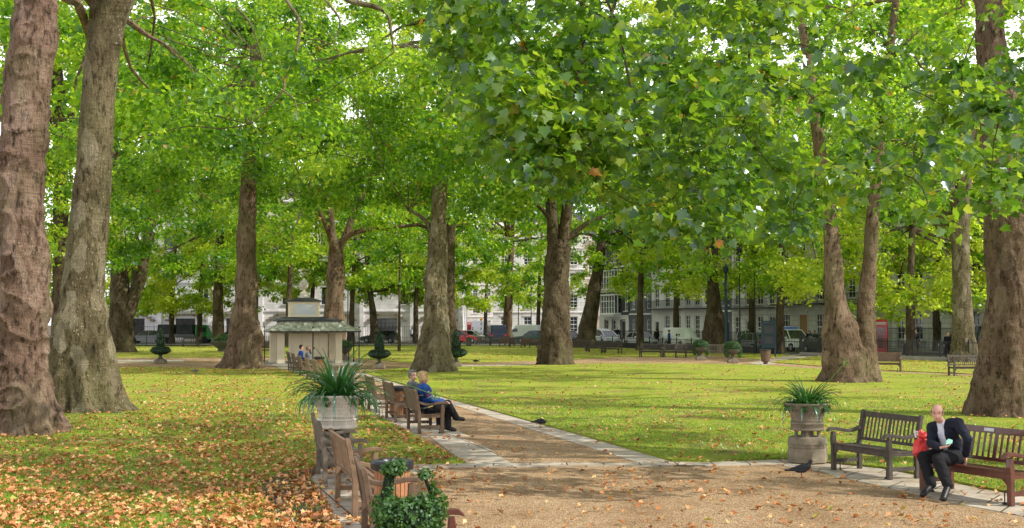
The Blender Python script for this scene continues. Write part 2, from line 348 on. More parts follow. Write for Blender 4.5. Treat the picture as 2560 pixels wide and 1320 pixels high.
# gravel: plaza in front, the long path and the cross paths share one sheet
sheet('gravel_path', [(-40, 4), (40, 4), (60, 60), (45, 130), (-60, 130), (-60, 60)], 0, 'gravel')
gp = lambda pts, z=0: [P(a, b, z) for a, b in pts]
EDGE_R = [(905, 931), (940, 942), (1113, 996), (1240, 1031), (1460, 1092), (1680, 1155)]
lawn_r = gp(EDGE_R + [(1760, 1157), (1960, 1150), (2070, 1160), (2200, 1172), (2330, 1196), (2450, 1222), (2600, 1250), (2900, 1296), (3400, 1350), (3900, 1300), (3900, 985), (2900, 962), (2460, 944), (2190, 931), (2060, 925), (1900, 914), (1700, 910), (1500, 910), (1140, 919), (1000, 922)])
sheet('lawn', lawn_r, .045, 'lawn_grass', .06)
lawn_l = gp([(-1500, 1000), (-400, 932), (350, 919), (480, 921), (600, 925), (700, 924), (728, 930), (800, 960), (905, 1020), (985, 1066), (1042, 1094), (1100, 1128), (1165, 1161), (1040, 1163), (900, 1160), (792, 1168), (772, 1190), (800, 1250), (850, 1330), (1000, 1500), (600, 1900), (-1500, 1900)])
sheet('lawn', lawn_l, .045, 'lawn_grass', .06)
LAWNS.append(gp([(1000, 906), (1140, 908), (1400, 900), (1550, 892), (1700, 893), (1790, 888), (1900, 899), (1960, 891), (1990, 884), (2000, 880), (1800, 872), (1440, 866), (1140, 864), (990, 865), (860, 866), (860, 893)])); sheet('lawn', LAWNS[-1], .045, 'lawn_grass', .06)
LAWNS.append(gp([(-1200, 868), (345, 866), (860, 866), (845, 894), (560, 893), (300, 894), (-1200, 904)])); sheet('lawn', LAWNS[-1], .045, 'lawn_grass', .06)
LAWNS.append(gp([(1925, 906), (2050, 891), (2200, 896), (2440, 905), (2900, 922), (3600, 950), (3600, 972), (2900, 952), (2460, 938), (2200, 926), (2060, 917)])); sheet('lawn', LAWNS[-1], .045, 'lawn_grass', .06)
# slabs
def strip(name, a, b, w0, w1, z=.012):
    a, b = Vector(a[:2]), Vector(b[:2]); d = (b-a).normalized(); n = Vector((d.y, -d.x))
    return sheet(name, [a+n*w0, a+n*w1, b+n*w1, b+n*w0], z, 'paving_slab', .03, uvdir=d)
RA, RB = P(905, 931), P(1680, 1155)
strip('kerb_slabs', RB, RA, -.62, -.02)           # right-hand edge of the path
LA, LB = Vector((-2.45, 28.6, 0)), Vector((-15.3, 82, 0))
strip('bench_slabs', Vector((-1.99, 27.7, 0))-Vector((-.2425, .970, 0))*.6, Vector((-1.99, 27.7, 0))+Vector((-.2425, .970, 0))*56, -.30, .95)
sheet('bench_slabs', gp([(1060, 1082), (1166, 1161), (1296, 1170), (1215, 1120), (1135, 1090)]), .016, 'paving_slab', .03, uvdir=PD)
sheet('crossing_slabs', gp([(1075, 1163), (1166, 1161.5), (1296, 1160), (1420, 1159), (1560, 1160), (1690, 1156), (1760, 1158.5), (1960, 1151), (1965, 1161), (1760, 1166), (1560, 1167), (1296, 1168), (1075, 1169)]), .020, 'paving_slab', .03, uvdir=(1, 0))
sheet('bench_slabs', gp([(1960, 1150), (2070, 1160), (2200, 1173), (2330, 1197), (2450, 1223), (2600, 1251), (2900, 1297), (2900, 1352), (2560, 1292), (2400, 1262), (2230, 1222), (2090, 1192), (2050, 1178), (1960, 1166)]), .012, 'paving_slab', .03, uvdir=(1, -.6))
sheet('bench_slabs', gp([(792, 1169), (900, 1161), (1076, 1163), (1090, 1176), (990, 1190), (1000, 1240), (1100, 1350), (1200, 1500), (1010, 1510), (850, 1331), (800, 1251), (772, 1191)]), .014, 'paving_slab', .03, uvdir=(.3, -1))
sheet('path_slabs', gp([(1870, 908), (1905, 914), (2052, 888), (2000, 884)]), .012, 'paving_slab', .03, uvdir=(1, 2))
sheet('kerb_slabs', gp([(1130, 914), (1345, 909), (1345, 912.5), (1140, 918.5)]), .012, 'paving_slab', .03, uvdir=(1, 0))
sheet('path_slabs', gp([(200, 901), (350, 899), (460, 900), (460, 905), (200, 907)]), .012, 'paving_slab', .03, uvdir=(1, 0))
# roads. RU runs along the right-hand street away from the camera, RV points across it to the houses
RU = Vector((-.361, .9325)); RV = Vector((.9325, .361)); RO = Vector((24.8, 86.0))
def rp_(t, s): p = RO + RU*t + RV*s; return (p.x, p.y)
sheet('road', [rp_(-60, .8), rp_(150, .8), rp_(150, 15), rp_(-60, 15)], .03, 'asphalt')
sheet('pavement', [rp_(-60, 15), rp_(110, 15), rp_(110, 24), rp_(-60, 24)], .15, 'pavement_stone', .15)
sheet('pavement', [rp_(-60, .1), rp_(52, .1), rp_(52, 2.4), rp_(-60, 2.4)], .10, 'pavement_stone', .10)
sheet('road', [(-150, 141), (4, 141), (4, 164), (-150, 164)], .034, 'asphalt')
sheet('pavement', [(-150, 136.5), (5, 136.5), (5, 141), (-150, 141)], .12, 'pavement_stone', .12)
sheet('pavement', [(-150, 164), (-7, 164), (-7, 176), (-150, 176)], .14, 'pavement_stone', .14)
sheet('road', [(-7, 164.01), (22, 164.01), (22, 330), (-7, 330)], .038, 'asphalt')
sheet('bare_soil', gp([(640, 1215), (700, 1180), (760, 1172), (794, 1169), (774, 1192), (802, 1252), (852, 1332), (1000, 1499), (800, 1500), (700, 1330), (690, 1262)], .05), .052, 'soil')
# ------------------------------------------------------------------ trees
def n3(p, s=1.0): return noise.noise(Vector(p)*s)
def sweep(mb, path, seg, dz, lump, seed, base_z=None, flut=1.0, burls=(), wrinkle=0.0):
    """path [(x,y,z,r)] bottom to top: bark surface with fluted foot, swellings, burls"""
    pts = catmull([p[:3] for p in path], 8); rr = catmull([(p[3], 0, 0) for p in path], 8); rr = [max(.01, q.x) for q in rr]
    # resample by length
    P_ = [pts[0]]; Q_ = [rr[0]]; acc = 0
    for i in range(1, len(pts)):
        l = (pts[i]-pts[i-1]).length; n = max(1, int(round(l/dz)))
        for k in range(1, n+1): t = k/n; P_.append(pts[i-1].lerp(pts[i], t)); Q_.append(rr[i-1]*(1-t)+rr[i]*t)
    vs = []; fs = []; sd = Vector((seed*7.3, seed*3.1, seed*1.7)); pu = Vector((1, 0, 0)); bz = P_[0].z if base_z is None else base_z
    for i, p in enumerate(P_):
        d = (P_[min(i+1, len(P_)-1)] - P_[max(i-1, 0)]).normalized()
        if d.z > .8: d = Vector((d.x*.3, d.y*.3, 1)).normalized()
        x = (pu - d*pu.dot(d)).normalized(); pu = x; y = d.cross(x); r = Q_[i]; h = p.z - bz
        foot = math.exp(-max(0, h)/1.1)*flut
        for k in range(seg):
            a = 2*PI*k/seg; ca, sa = math.cos(a), math.sin(a)
            q = Vector((ca*r, sa*r, h*.45)) + sd
            f = foot*(.30*n3((ca*2.1+seed, sa*2.1, h*.22+seed)) + .17*n3((ca*4.6, sa*4.6+seed, h*.3)))
            f += lump*(.20*n3(q, 1.0) + .15*n3(q, 2.2) + .07*n3(Vector((q.x*3, q.y*3, h*2.2)), 2.0))
            if wrinkle:
                wv = n3(Vector((ca*.8+seed, sa*.8, h*1.7)), 1.0); f += wrinkle*(max(0, 1-abs(wv)*4.5)**1.5*.075) - wrinkle*.02*abs(n3(Vector((ca*1.2, sa*1.2+seed, h*5)), 1.0))
            for (zb, ab, sz, amp) in burls:
                da = (a-ab+PI) % (2*PI)-PI; e = ((h-zb)**2 + (da*r)**2)/sz**2
                if e < 4: f += amp*math.exp(-e*1.6)
            rr_ = r*(1+f); vs.append(p + (x*ca + y*sa)*rr_)
    for i in range(len(P_)-1):
        for k in range(seg): fs.append((i*seg+k, i*seg+(k+1) % seg, (i+1)*seg+(k+1) % seg, (i+1)*seg+k))
    fs.append(tuple((len(P_)-1)*seg+k for k in range(seg)))
    b = len(mb.v); mb.v += [tuple(v) for v in vs]; mb.f += [tuple(b+i for i in f) for f in fs]
    return P_
def stem_px(prof, Y, lean=0.0):
    """measured profile [(py, px, width)] at depth Y -> world path; lean moves the top towards (+) or away"""
    out = []
    for py, px, wd in prof:
        p = at(px, py, Y); dz = p.z
        y = Y + lean*max(0, dz)/10; p = at(px, py, y); out.append((p.x, p.y, p.z, wd/FOC*y/2))
    return out
def wiggle(a, b, n, amp, rng, sag=0.0):
    a, b = Vector(a), Vector(b); L_ = (b-a).length; pts = [a]; off = Vector((0, 0, 0))
    for i in range(1, n):
        t = i/n; off += Vector(rng.normal(size=3))*amp*L_/n; pts.append(a.lerp(b, t) + off*(1-t*.6)*1.0 + Vector((0, 0, sag*L_*math.sin(PI*t))))
    pts.append(b); return pts
def clumps_in(rng, n, c, rad, z0, z1, gap=.0, low=.18, seed=0, size=(.9, 1.7)):
    out = []; tries = 0
    while len(out) < n and tries < n*60:
        tries += 1; u = rng.random(); z = z0 + (z1-z0)*(u**1.15)
        t = (z-z0)/(z1-z0); rz = rad*math.sqrt(max(.02, 1-((t-low)/(1-low if t > low else low*1.35))**2))
        a = rng.random()*2*PI; r = rz*(rng.random()**.42)
        p = Vector((c[0]+r*math.cos(a), c[1]+r*math.sin(a), z - .10*r*rng.random()))
        if n3(p + Vector((seed*9.1, 0, 0)), .22) < gap: continue
        out.append((p.x, p.y, p.z, rng.uniform(*size)))
    return np.array(out)
def leaves_on(name, cl, per, size, tmpl, rng, m, parent, flat=.62, droopy=.25, mass=True, yellow=0.0):
    n = len(cl); cnt = np.maximum(8, (per*(cl[:, 3]/1.3)**2).astype(int)); idx = np.repeat(np.arange(n), cnt); N_ = len(idx)
    d = unit(rng, N_); rad = cl[idx, 3]*(rng.random(N_)**.45)
    # each clump breaks into sprays so that its outline is ragged
    sp = 9; sprd = unit(rng, n*sp).reshape(n, sp, 3); k = rng.integers(0, sp, N_); d = d*.62 + sprd[idx, k]*.75
    off = d*rad[:, None]*np.array([1, 1, flat]); pos = cl[idx, :3] + off
    pos[:, 2] -= droopy*(off[:, 0]**2+off[:, 1]**2)/np.maximum(.3, cl[idx, 3])*.5
    nr = d*.55 + np.array([0, 0, .75]) + rng.normal(size=(N_, 3))*.55
    base = rng.random(n); tint = np.clip(.12 + .5*base[idx] + rng.normal(size=N_)*.16 + yellow, 0, .92)  # yellow paints the sunlit lime of farther crowns into the tint
    r = rng.random(N_); tint = np.where(r > .992, rng.uniform(.94, 1, N_), tint)
    sz = size*rng.uniform(.7, 1.25, N_)
    tip = off*1.0; tip[:, 2] -= .4
    return scatter(name, pos, nr, sz, tint, tmpl, rng, m, parent, tipdir=tip/np.maximum(.1, np.linalg.norm(tip, axis=1, keepdims=True)))
def crown_wood(mb, tops, cl, rng, nl, r0, tw=.02, seg=6):
    """limbs from the stem tops towards clumps, then a twig to each clump"""
    tops = [(Vector(p[:3]), p[3]) for p in tops]; pick = rng.choice(len(cl), min(nl, len(cl)), replace=False); nodes = [(p, r*.4) for p, r in tops]
    for j in pick:
        e = Vector(cl[j, :3]); s, sr = min(tops, key=lambda t: (t[0]-e).length*(1+.5*rng.random())); n = 7
        pts = wiggle(s, e, n, .16, rng, .07*rng.uniform(-.5, 1.5)); ra = min(r0, sr*.75)
        rads = [max(.02, ra*(1-.86*(i/n)**.8)) for i in range(n+1)]
        mb.tube(catmull(pts, 2), [rads[min(n, i//2)] for i in range(2*n+1)], seg)
        nodes += [(pts[i], rads[i]) for i in range(2, n+1)]
    # twigs grow from clump to clump outwards, so that they branch instead of fanning out of one point
    npos = np.array([tuple(p) for p, r in nodes]); nr_ = [r for p, r in nodes]; D = ((cl[:, None, :3]-npos[None])**2).sum(2); best = D.min(1); who = D.argmin(1); left = set(range(len(cl))); src = [Vector(p) for p, r in nodes]
    while left:
        k = min(left, key=lambda q: best[q]); left.discard(k); s = src[who[k]]; sr = nr_[who[k]]; e = Vector(cl[k, :3]); r1 = max(tw*.8, min(sr*.7, tw*2.4))
        if (e-s).length > .1: mb.tube(wiggle(s, e, 4, .2, rng, .05), [r1, r1*.93, r1*.86, r1*.8, r1*.72], 4, False)
        src.append(e); nr_.append(r1*.85); d = ((cl[:, :3]-cl[k, :3])**2).sum(1)*1.15; m_ = d < best; best = np.where(m_, d, best); who = np.where(m_, len(src)-1, who)
def build_tree(name, label, Y, stems, crown, seed, barkm='bark_brown', seg=28, dz=.25, lump=1, leaf=.26, per=230, tmpl=None, cat='tree', group='plane trees in the square',
               nl=14, limb_r=.22, burls=(), limbs=(), tw=.02, leafm='plane_leaf', lean=0, flut=1.0, wrinkle=0, extra=None, yellow=0):
    rng = np.random.default_rng(seed); tmpl = tmpl or folded()
    paths = [stem_px(s, Y, lean) if len(s[0]) == 3 else s for s in stems]
    b = paths[0][0]; root = thing(name, label, cat, (b[0], b[1], 0), 0, group)
    off = Vector((b[0], b[1], 0)); tr = MB(); tops = []
    for i, p in enumerate(paths):
        p = [(q[0]-off.x, q[1]-off.y, q[2], q[3]) for q in p]
        if i == 0: p[0] = (p[0][0], p[0][1], -.12, p[0][3]*1.04)
        sweep(tr, p, seg, dz, lump, seed+i*3, 0, flut if i == 0 else flut*.2, burls if i == 0 else (), wrinkle)
        tops.append(p[-1]); 
        if len(p) > 3: tops.append((p[-2][0], p[-2][1], p[-2][2], p[-2][3]*.7))
    tr.build('trunk', barkm, root, smooth=True)
    me = None
    lm = MB()
    for lb in limbs:                                   # limbs measured one by one
        pp = [(q[0]-off.x, q[1]-off.y, q[2], q[3]) for q in stem_px(lb[1:], lb[0])]
        cr = catmull([q[:3] for q in pp], 4); rr = [q.x for q in catmull([(q[3], 0, 0) for q in pp], 4)]
        lm.tube(cr, rr, 8); tops.append(pp[-1])
    cls = []
    for c in (crown if isinstance(crown, list) else [crown]):
        if c is None: continue
        if isinstance(c, np.ndarray): k = c.copy(); k[:, 0] -= off.x; k[:, 1] -= off.y; cls.append(k); continue
        n, cx, cy, rad, z0, z1 = c[:6]; cls.append(clumps_in(rng, n, (cx-off.x, cy-off.y), rad, z0, z1, c[6] if len(c) > 6 else -.12, seed=seed, size=c[7] if len(c) > 7 else (.8, 1.6)))
    cl = np.concatenate(cls)
    crown_wood(lm, tops, cl, rng, nl, limb_r, tw)
    lm.build('limbs', 'twig_bark' if barkm == 'x' else barkm, root, smooth=True)
    leaves_on('crown', cl, per, leaf, tmpl, rng, leafm, root, yellow=yellow)
    return root
# ------------------------------------------------------------------ materials for the props
simple('teak_grey', (.16, .13, .10), .8, var=.28, scale=10, stretch=(1, 1, 1), bmp=.3); simple('teak_brown', (.13, .085, .055), .7, var=.3, scale=9, bmp=.3)
simple('teak_red', (.105, .032, .020), .35, var=.3, scale=9, spec=.5, coat=.25); simple('teak_tan', (.20, .13, .08), .8, var=.25, scale=9, bmp=.3); simple('teak_dark', (.085, .07, .058), .8, var=.3, scale=8)
simple('brass_plate', (.42, .42, .42), .3, metal=.6, var=.1); simple('iron_black', (.018, .019, .022), .5, var=.2, spec=.4); simple('plastic_black', (.015, .016, .02), .35, spec=.5)
simple('stone_white', (.66, .60, .52), .85, var=.22, scale=6, bmp=.4); simple('stone_weathered', (.22, .185, .135), .9, var=.35, scale=5, bmp=.5); simple('stone_dark', (.10, .095, .075), .9, var=.4, scale=5)
simple('slat_orange', (.36, .17, .08), .6, var=.25, scale=8); simple('potting_soil', (.04, .03, .02), .95, var=.4)
simple('cream_paint', (.80, .70, .52), .7, var=.07, scale=2, bmp=.05); simple('white_panel', (.66, .68, .72), .6, var=.04); simple('lead_grey', (.055, .06, .06), .7, var=.25, scale=3)
def copper():
    m, nt, b = newmat('copper_green'); v = coords(nt, (1, 1, .25))
    c = ramp(nt, noise_n(nt, v, 4.5, 7, .65), [(.35, (.22, .23, .15)), (.52, (.40, .41, .31)), (.64, (.72, .72, .64))]); nt.links.new(c, b.inputs['Base Color']); b.inputs['Roughness'].default_value = .6
copper()
simple('skin', (.56, .33, .24), .55, var=.08, scale=20, bmp=0); simple('hair_grizzled', (.24, .17, .12), .8, var=.3, scale=60); simple('skin_pale', (.60, .34, .26), .5, var=.07, scale=20, bmp=0)
simple('hair_grey', (.16, .155, .15), .8, var=.5, scale=60, bmp=.6); simple('hair_blonde', (.46, .31, .16), .7, var=.4, scale=60, bmp=.6); simple('hair_dark', (.02, .015, .012), .7, var=.4, scale=60, bmp=.5); simple('hair_brown', (.16, .10, .06), .7, var=.4, scale=60, bmp=.5); simple('hair_red', (.35, .12, .04), .7, var=.4, scale=60)
simple('cloth_navy', (.012, .016, .030), .85, var=.3, scale=7, bmp=.3); simple('cloth_black', (.012, .012, .015), .9, var=.3, scale=7, bmp=.3); simple('cloth_grey', (.11, .125, .14), .9, var=.2, scale=8, bmp=.3)
simple('cloth_blue', (.012, .06, .25), .8, var=.25, scale=6, bmp=.3); simple('cloth_shirt', (.62, .66, .78), .8, var=.06, scale=6, bmp=.2); simple('cloth_white', (.75, .75, .73), .8, var=.06); simple('cloth_red', (.42, .03, .03), .8)
simple('cloth_yellow', (.55, .45, .16), .8); simple('leather_black', (.012, .011, .012), .45, var=.2, spec=.4); simple('leather_brown', (.07, .03, .02), .4, spec=.5); simple('eye_dark', (.02, .015, .012), .2); simple('lips', (.40, .16, .13), .5)
simple('bag_red', (.72, .05, .05), .35, var=.15, scale=4, spec=.5); simple('paper_green', (.35, .72, .60), .6, var=.05)
def leafy(name, shapes, n, size, m, parent, seed=1, tint=(.1, .9), tmpl=None, thick=.12, out=1.0):
    """leaves over the surface of ellipsoids / drums: shapes (x,y,z,rx,ry,rz)"""
    rng = np.random.default_rng(seed); sh = np.array(shapes, float); ar = sh[:, 3]*sh[:, 5]; k = rng.choice(len(sh), n, p=ar/ar.sum())
    d = unit(rng, n); s = sh[k]; rad = 1 - thick*rng.random(n)**1.5 + rng.normal(size=n)*.03
    pos = s[:, :3] + d*s[:, 3:6]*rad[:, None]; nr = d/s[:, 3:6]; nr /= np.linalg.norm(nr, axis=1, keepdims=True); nr = nr*out + rng.normal(size=(n, 3))*.55 + np.array([0, 0, .3])
    t = rng.uniform(tint[0], tint[1], n)
    return scatter(name, pos, nr, size*rng.uniform(.6, 1.3, n), t, tmpl or folded(.4), rng, m, parent)
# ------------------------------------------------------------------ benches
def make_bench(name, label, wood, W=1.5, n_slat=15, plaque=False, solid=False):
    t = thing(name, label, 'bench'); h = W/2
    for s in (-1, 1):
        b = MB(); x = s*(h-.035)          # rear leg runs up into the back post
        side = [(.235, 0), (.305, 0), (.30, .42), (.385, .90), (.40, .945), (.385, .965), (.35, .965), (.33, .93), (.235, .44)]
        b.prism(side, 'x', x-.035, x+.035); b.build('leg', wood, t, bevel=.006)
        b = MB(); b.prism([(-.27, 0), (-.20, 0), (-.195, .44), (-.21, .62), (-.265, .62), (-.285, .5), (-.27, .42)], 'x', x-.035, x+.035); b.build('leg', wood, t, bevel=.006)
        b = MB(); n = 12; up = []; lo = []
        for i in range(n+1):
            q = i/n; y = -.36+q*.67; z = .635+.028*math.sin(q*2*PI+.5)+.035*q*q; up.append((y, z+.03)); lo.append((y, z-.022))
        up[0] = (-.345, .655); lo[0] = (-.36, .62)
        b.prism(up+lo[::-1], 'x', x-.04, x+.04); b.build('armrest', wood, t, bevel=.006)
        b = MB(); b.bar((x, -.2, .15), (x, .25, .15), .04, .06); b.bar((x, -.2, .385), (x, .25, .385), .04, .08); b.build('side_rail', wood, t)
    b = MB()
    for i in range(6): y = -.245+i*.087; z = .435-.018*math.sin(PI*i/5)-.006*i; b.box((0, y, z), (W-.02, .068, .024))
    b.build('seat', wood, t, bevel=.004)
    b = MB(); b.box((0, -.235, .375), (W-.10, .03, .085))
    for s in (-1, 1): b.prism([(s*(h-.07), .335), (s*(h-.07), .25), (s*(h-.16), .335)], 'y', -.25, -.222)
    b.bar((-h+.07, .26, .16), (h-.07, .26, .16), .03, .05) if False else None
    b.build('front_rail', wood, t)
    b = MB(); th = math.atan2(.10, .5)
    def bp(z): return .268 + (z-.42)*.19
    b.box((0, bp(.90)+.012, .895), (W-.09, .034, .09), rx=-th); b.box((0, bp(.50), .50), (W-.09, .034, .05), rx=-th)
    if solid: b.box((0, bp(.69)+.004, .69), (W-.12, .018, .36), rx=-th)
    for i in range(n_slat):
        x = -h+.10+(W-.20)*i/(n_slat-1)
        b.bar((x, bp(.50), .50), (x, bp(.875)+.006, .875), .034 if i != n_slat//2 else .06, .016, up=(0, 1, 0))
    bk = b.build('backrest', wood, t, bevel=.004)
    if plaque: b = MB(); b.box((-.12, bp(.90)-.012, .90), (.16, .01, .045), rx=-th); b.build('plaque', 'brass_plate', bk)
    for s in (-1, 1): b = MB(); b.tube([(s*(h-.16), -.20, .02), (s*(h-.16), -.20, .15), (s*(h-.16), -.17, .18), (s*(h-.16), -.14, .15), (s*(h-.16), -.14, .10)], .009, 5); b.lathe([(.03, 0), (.03, .02), (.01, .03)], 8, (s*(h-.16), -.20, 0)); b.build('ground_clamp', 'iron_black', t)
    TREE[t.name] = kids(t)
    return t
def bench_pos(A, B):
    """rear feet A, B seen from above; the sitter looks to the right of A->B"""
    d = (B-A); d.z = 0; L_ = d.length; d.normalize(); f = Vector((d.y, -d.x, 0)); c = (A+B)/2 + f*.27
    return c, math.atan2(d.y, d.x), L_
bg_ = 'wooden benches round the gravel and along the path'
protos = {k: make_bench('park_bench', 'x', k, plaque=(k == 'teak_red'), solid=(k == 'teak_brown')) for k in ('teak_grey', 'teak_tan', 'teak_red', 'teak_brown', 'teak_dark')}
used_b = set()
def bench(A, B, wood, label, z=.015, L=None):
    c, rz, L_ = bench_pos(Vector(A), Vector(B)); sc = ((L or L_)/1.5, 1, 1)
    p = protos[wood]
    if wood not in used_b:
        used_b.add(wood); p.location = (c.x, c.y, z); p.rotation_euler = (0, 0, rz); p.scale = sc; p['label'] = label; p['group'] = bg_; return p
    r = dup(p, (c.x, c.y, z), rz, label, 'bench', bg_, scale=sc); return r
BA = P(813, 1221); BB = P(795, 1186)
bench(BA, BB, 'teak_grey', 'weathered grey bench seen from its end just below the lattice urn')
bench(P(888, 1296), P(843, 1250), 'teak_tan', 'sun bleached tan bench in front left, second from the lattice urn')
cN = P(960, 1400); cF = Vector(at(914, 1139, 14.15)); bench(Vector((-1.36, 12.65, 0)), Vector((-1.62, 14.15, 0)), 'teak_brown', 'dark brown bench half hidden behind the basket shaped ivy topiary')
bench(Vector((-.83, 10.25, 0)), Vector((-1.06, 11.75, 0)), 'teak_red', 'dark red bench with only its armrest showing beside the ivy topiary')
# the man's side
GA, GB = P(2148, 1173), P(2293, 1198)
bench(GA, GB, 'teak_dark', 'empty grey brown bench between the right hand urn and the man', L=1.5)
RA_, RB_ = Vector((6.31, 18.62, 0)), Vector((6.876, 17.30, 0)); RB_ = RA_+(RB_-RA_).normalized()*1.75
rb = bench(RA_, RB_, 'teak_red', 'glossy dark red bench with a plaque where the man in the suit sits')
# row along the path. SD is its direction, SF the way the sitters look
CA, CB = P(1050, 1085), P(1019, 1072); SD = Vector((-.2425, .970, 0)).normalized(); SF = Vector((SD.y, -SD.x, 0)); CA = Vector((-1.99, 27.7, 0))
couple_bench = bench(CA, CA+SD*1.5, 'teak_brown', 'brown bench beside the path where the couple sit')
def row(s, wood, lab, L=1.5): return bench(CA+SD*s, CA+SD*(s+L), wood, lab)
row(3.35, 'teak_brown', 'brown bench directly behind the seated couple with a litter bin beyond its arm')
row(6.7, 'teak_brown', 'brown bench behind the lattice urn leaves, second beyond the couple')
for s, wd, lb in ((22.8, 'teak_tan', 'light wooden bench above the strap leaves, nearest of the far row by the path'), (26.2, 'teak_tan', 'light wooden bench next to the far litter bin by the path'), (30.0, 'teak_brown', 'distant bench of the path row where the brown haired person in grey sits'),
                  (33.8, 'teak_brown', 'distant bench of the path row where the dark haired person in blue sits'), (36.9, 'teak_dark', 'last dark bench of the path row, nearest the kiosk'), (16.0, 'teak_brown', 'bench hidden behind the tallest strap leaves of the lattice urn')):
    row(s, wd, lb, 1.6)
def far_bench(px, py, ang, wood, lab):
    p = P(px, py); d = Vector((math.cos(ang), math.sin(ang), 0)); bench(p-d*.8, p+d*.8, wood, lab, z=.02)
for a in ((2212, 929, -.35, 'teak_brown', 'reddish brown bench in front of the red phone box by the right railings'), (2412, 941, .15, 'teak_dark', 'weathered grey bench facing us at the foot of the grey many stemmed tree'),
          (1208, 864, .1, 'teak_dark', 'small distant bench below the far phone box'), (1244, 865, .1, 'teak_dark', 'small distant bench in front of the dark blue van'), (1268, 868, 0, 'teak_brown', 'distant bench at the foot of the slim pale tree'),
          (1292, 869, .1, 'teak_dark', 'distant bench right of the slim pale tree, before the white van'), (1322, 870, .05, 'teak_brown', 'distant bench before the dark green car'), (1344, 871, .0, 'teak_dark', 'distant bench touching the left side of the double stemmed tree'),
          (1450, 878, -.5, 'teak_dark', 'distant angled bench below the leaning dark tree'), (1494, 882, -.6, 'teak_dark', 'distant angled bench below the white car by the bay window house'), (1533, 885, -.6, 'teak_dark', 'distant angled bench left of the silver car'),
          (1630, 893, -.35, 'teak_dark', 'distant weathered bench below the white van'), (1688, 894, -.2, 'teak_dark', 'distant weathered bench left of the planted urns'), (1718, 895, -.2, 'teak_dark', 'distant dark bench touching the left planted urn'), (1794, 896, -.1, 'teak_grey', 'distant greyish bench between the two planted urns'),
          (478, 868, 0, 'teak_dark', 'distant dark bench before the truck with the green cab'), (668, 888, .3, 'teak_brown', 'distant bench left of the kiosk columns')): far_bench(*a)
# ------------------------------------------------------------------ litter bins
def make_bin(label, loc, r=.24, h=.72, rim=True, group='slatted litter bins'):
    t = thing('litter_bin', label, 'litter bin', loc, 0, group)
    b = MB(); n = 22
    for i in range(n): a = 2*PI*i/n; b.box((math.cos(a)*r, math.sin(a)*r, .07+h*.44), (.018, .05, h*.86), rz=a)
    b.build('slats', 'slat_orange', t)
    b = MB(); b.lathe([(r-.03, .05), (r-.02, h*.9), (r-.03, h*.9)], 22); b.lathe([(r*.6, 0), (r*.95, .06), (r*.95, .08)], 22); b.build('liner', 'plastic_black', t, smooth=True)
    b = MB(); b.lathe([(r+.01, h*.86), (r+.05, h*.88), (r+.055, h*.97), (r+.03, h*1.01), (r-.02, h*1.02), (r-.05, h*.98), (r-.06, h*.86)], 28, cap=False)
    b.lathe([(r-.06, h*.9), (.01, h*.9)], 22); b.build('rim', 'plastic_black', t, smooth=True); TREE[t.name] = kids(t); return t
bn = make_bin('orange slatted litter bin with black rim seen through the ivy topiary handle', Vector((-1.40, 15.05, .015)), .20, .78)
q = P(994, 1045); dup(bn, (q.x, q.y, .015), 0, 'orange slatted litter bin with black rim beyond the seated couple')
q = P(798, 934); dup(bn, (q.x, q.y, .015), 0, 'distant black rimmed litter bin in the path row before the kiosk')
t = thing('litter_bin', 'small tapered wooden litter bin alone where the paths meet', 'litter bin', P(1914, 911))
b = MB(); b.lathe([(.10, 0), (.14, .03), (.12, .12), (.26, .2), (.31, .82)], 16); b.build('slats', 'teak_brown', t)
b = MB(); b.lathe([(.31, .80), (.34, .82), (.33, .86), (.2, .88)], 16); b.build('rim', 'plastic_black', t)
t = thing('litter_bin', 'small dark round bin in the row of distant benches below the far phone box', 'litter bin', P(1172, 866)); b = MB(); b.lathe([(.2, 0), (.28, .1), (.30, .8), (.24, .9)], 12); b.build('drum', 'stone_dark', t); b = MB(); b.lathe([(.3, .8), (.33, .85), (.2, .93)], 12); b.build('rim', 'plastic_black', t)
# ------------------------------------------------------------------ urns
def strap_plant(parent, z, n, L0, seed, r0=.16, up=.5):
    rng = random.Random(seed); V = []; F = []; Tn = []
    for i in range(n):
        a = rng.uniform(0, 2*PI); L_ = L0*rng.uniform(.55, 1.15); el = rng.uniform(.3, 1.25) if rng.random() < .75 else rng.uniform(1.1, 1.5); wd = rng.uniform(.014, .024); K = 9
        rr = r0*math.sqrt(rng.random())*(1.5-el/1.6); p = Vector((math.cos(a)*rr, math.sin(a)*rr, z)); e = el; aa = a+rng.uniform(-.3, .3); b0 = len(V); dr = rng.uniform(.12, .38)*(1.75-el*.85); tt = rng.random()
        for k in range(K+1):
            d = Vector((math.cos(aa)*math.cos(e), math.sin(aa)*math.cos(e), math.sin(e))); s = Vector((-math.sin(aa), math.cos(aa), 0)); u = d.cross(s)
            w_ = wd*(1 if k < 4 else max(.06, 1-((k-3)/(K-3))**1.6)); V += [p-s*w_ + u*.004, p - u*.003, p+s*w_ + u*.004]; p = p+d*L_/K; e -= dr*(.3+k*.14); aa += rng.uniform(-.04, .04)
            if e < -1.45: e = -1.45
        for k in range(K):
            q = b0+k*3; F += [(q, q+1, q+4, q+3), (q+1, q+2, q+5, q+4)]; Tn += [min(1, max(0, tt+.1*rng.random()))]*2
    me = fast_mesh('strap_leaves', np.array([tuple(v) for v in V]), np.array(F), np.array(Tn)); link('strap_leaves', me, 'strap_leaf', parent, True)
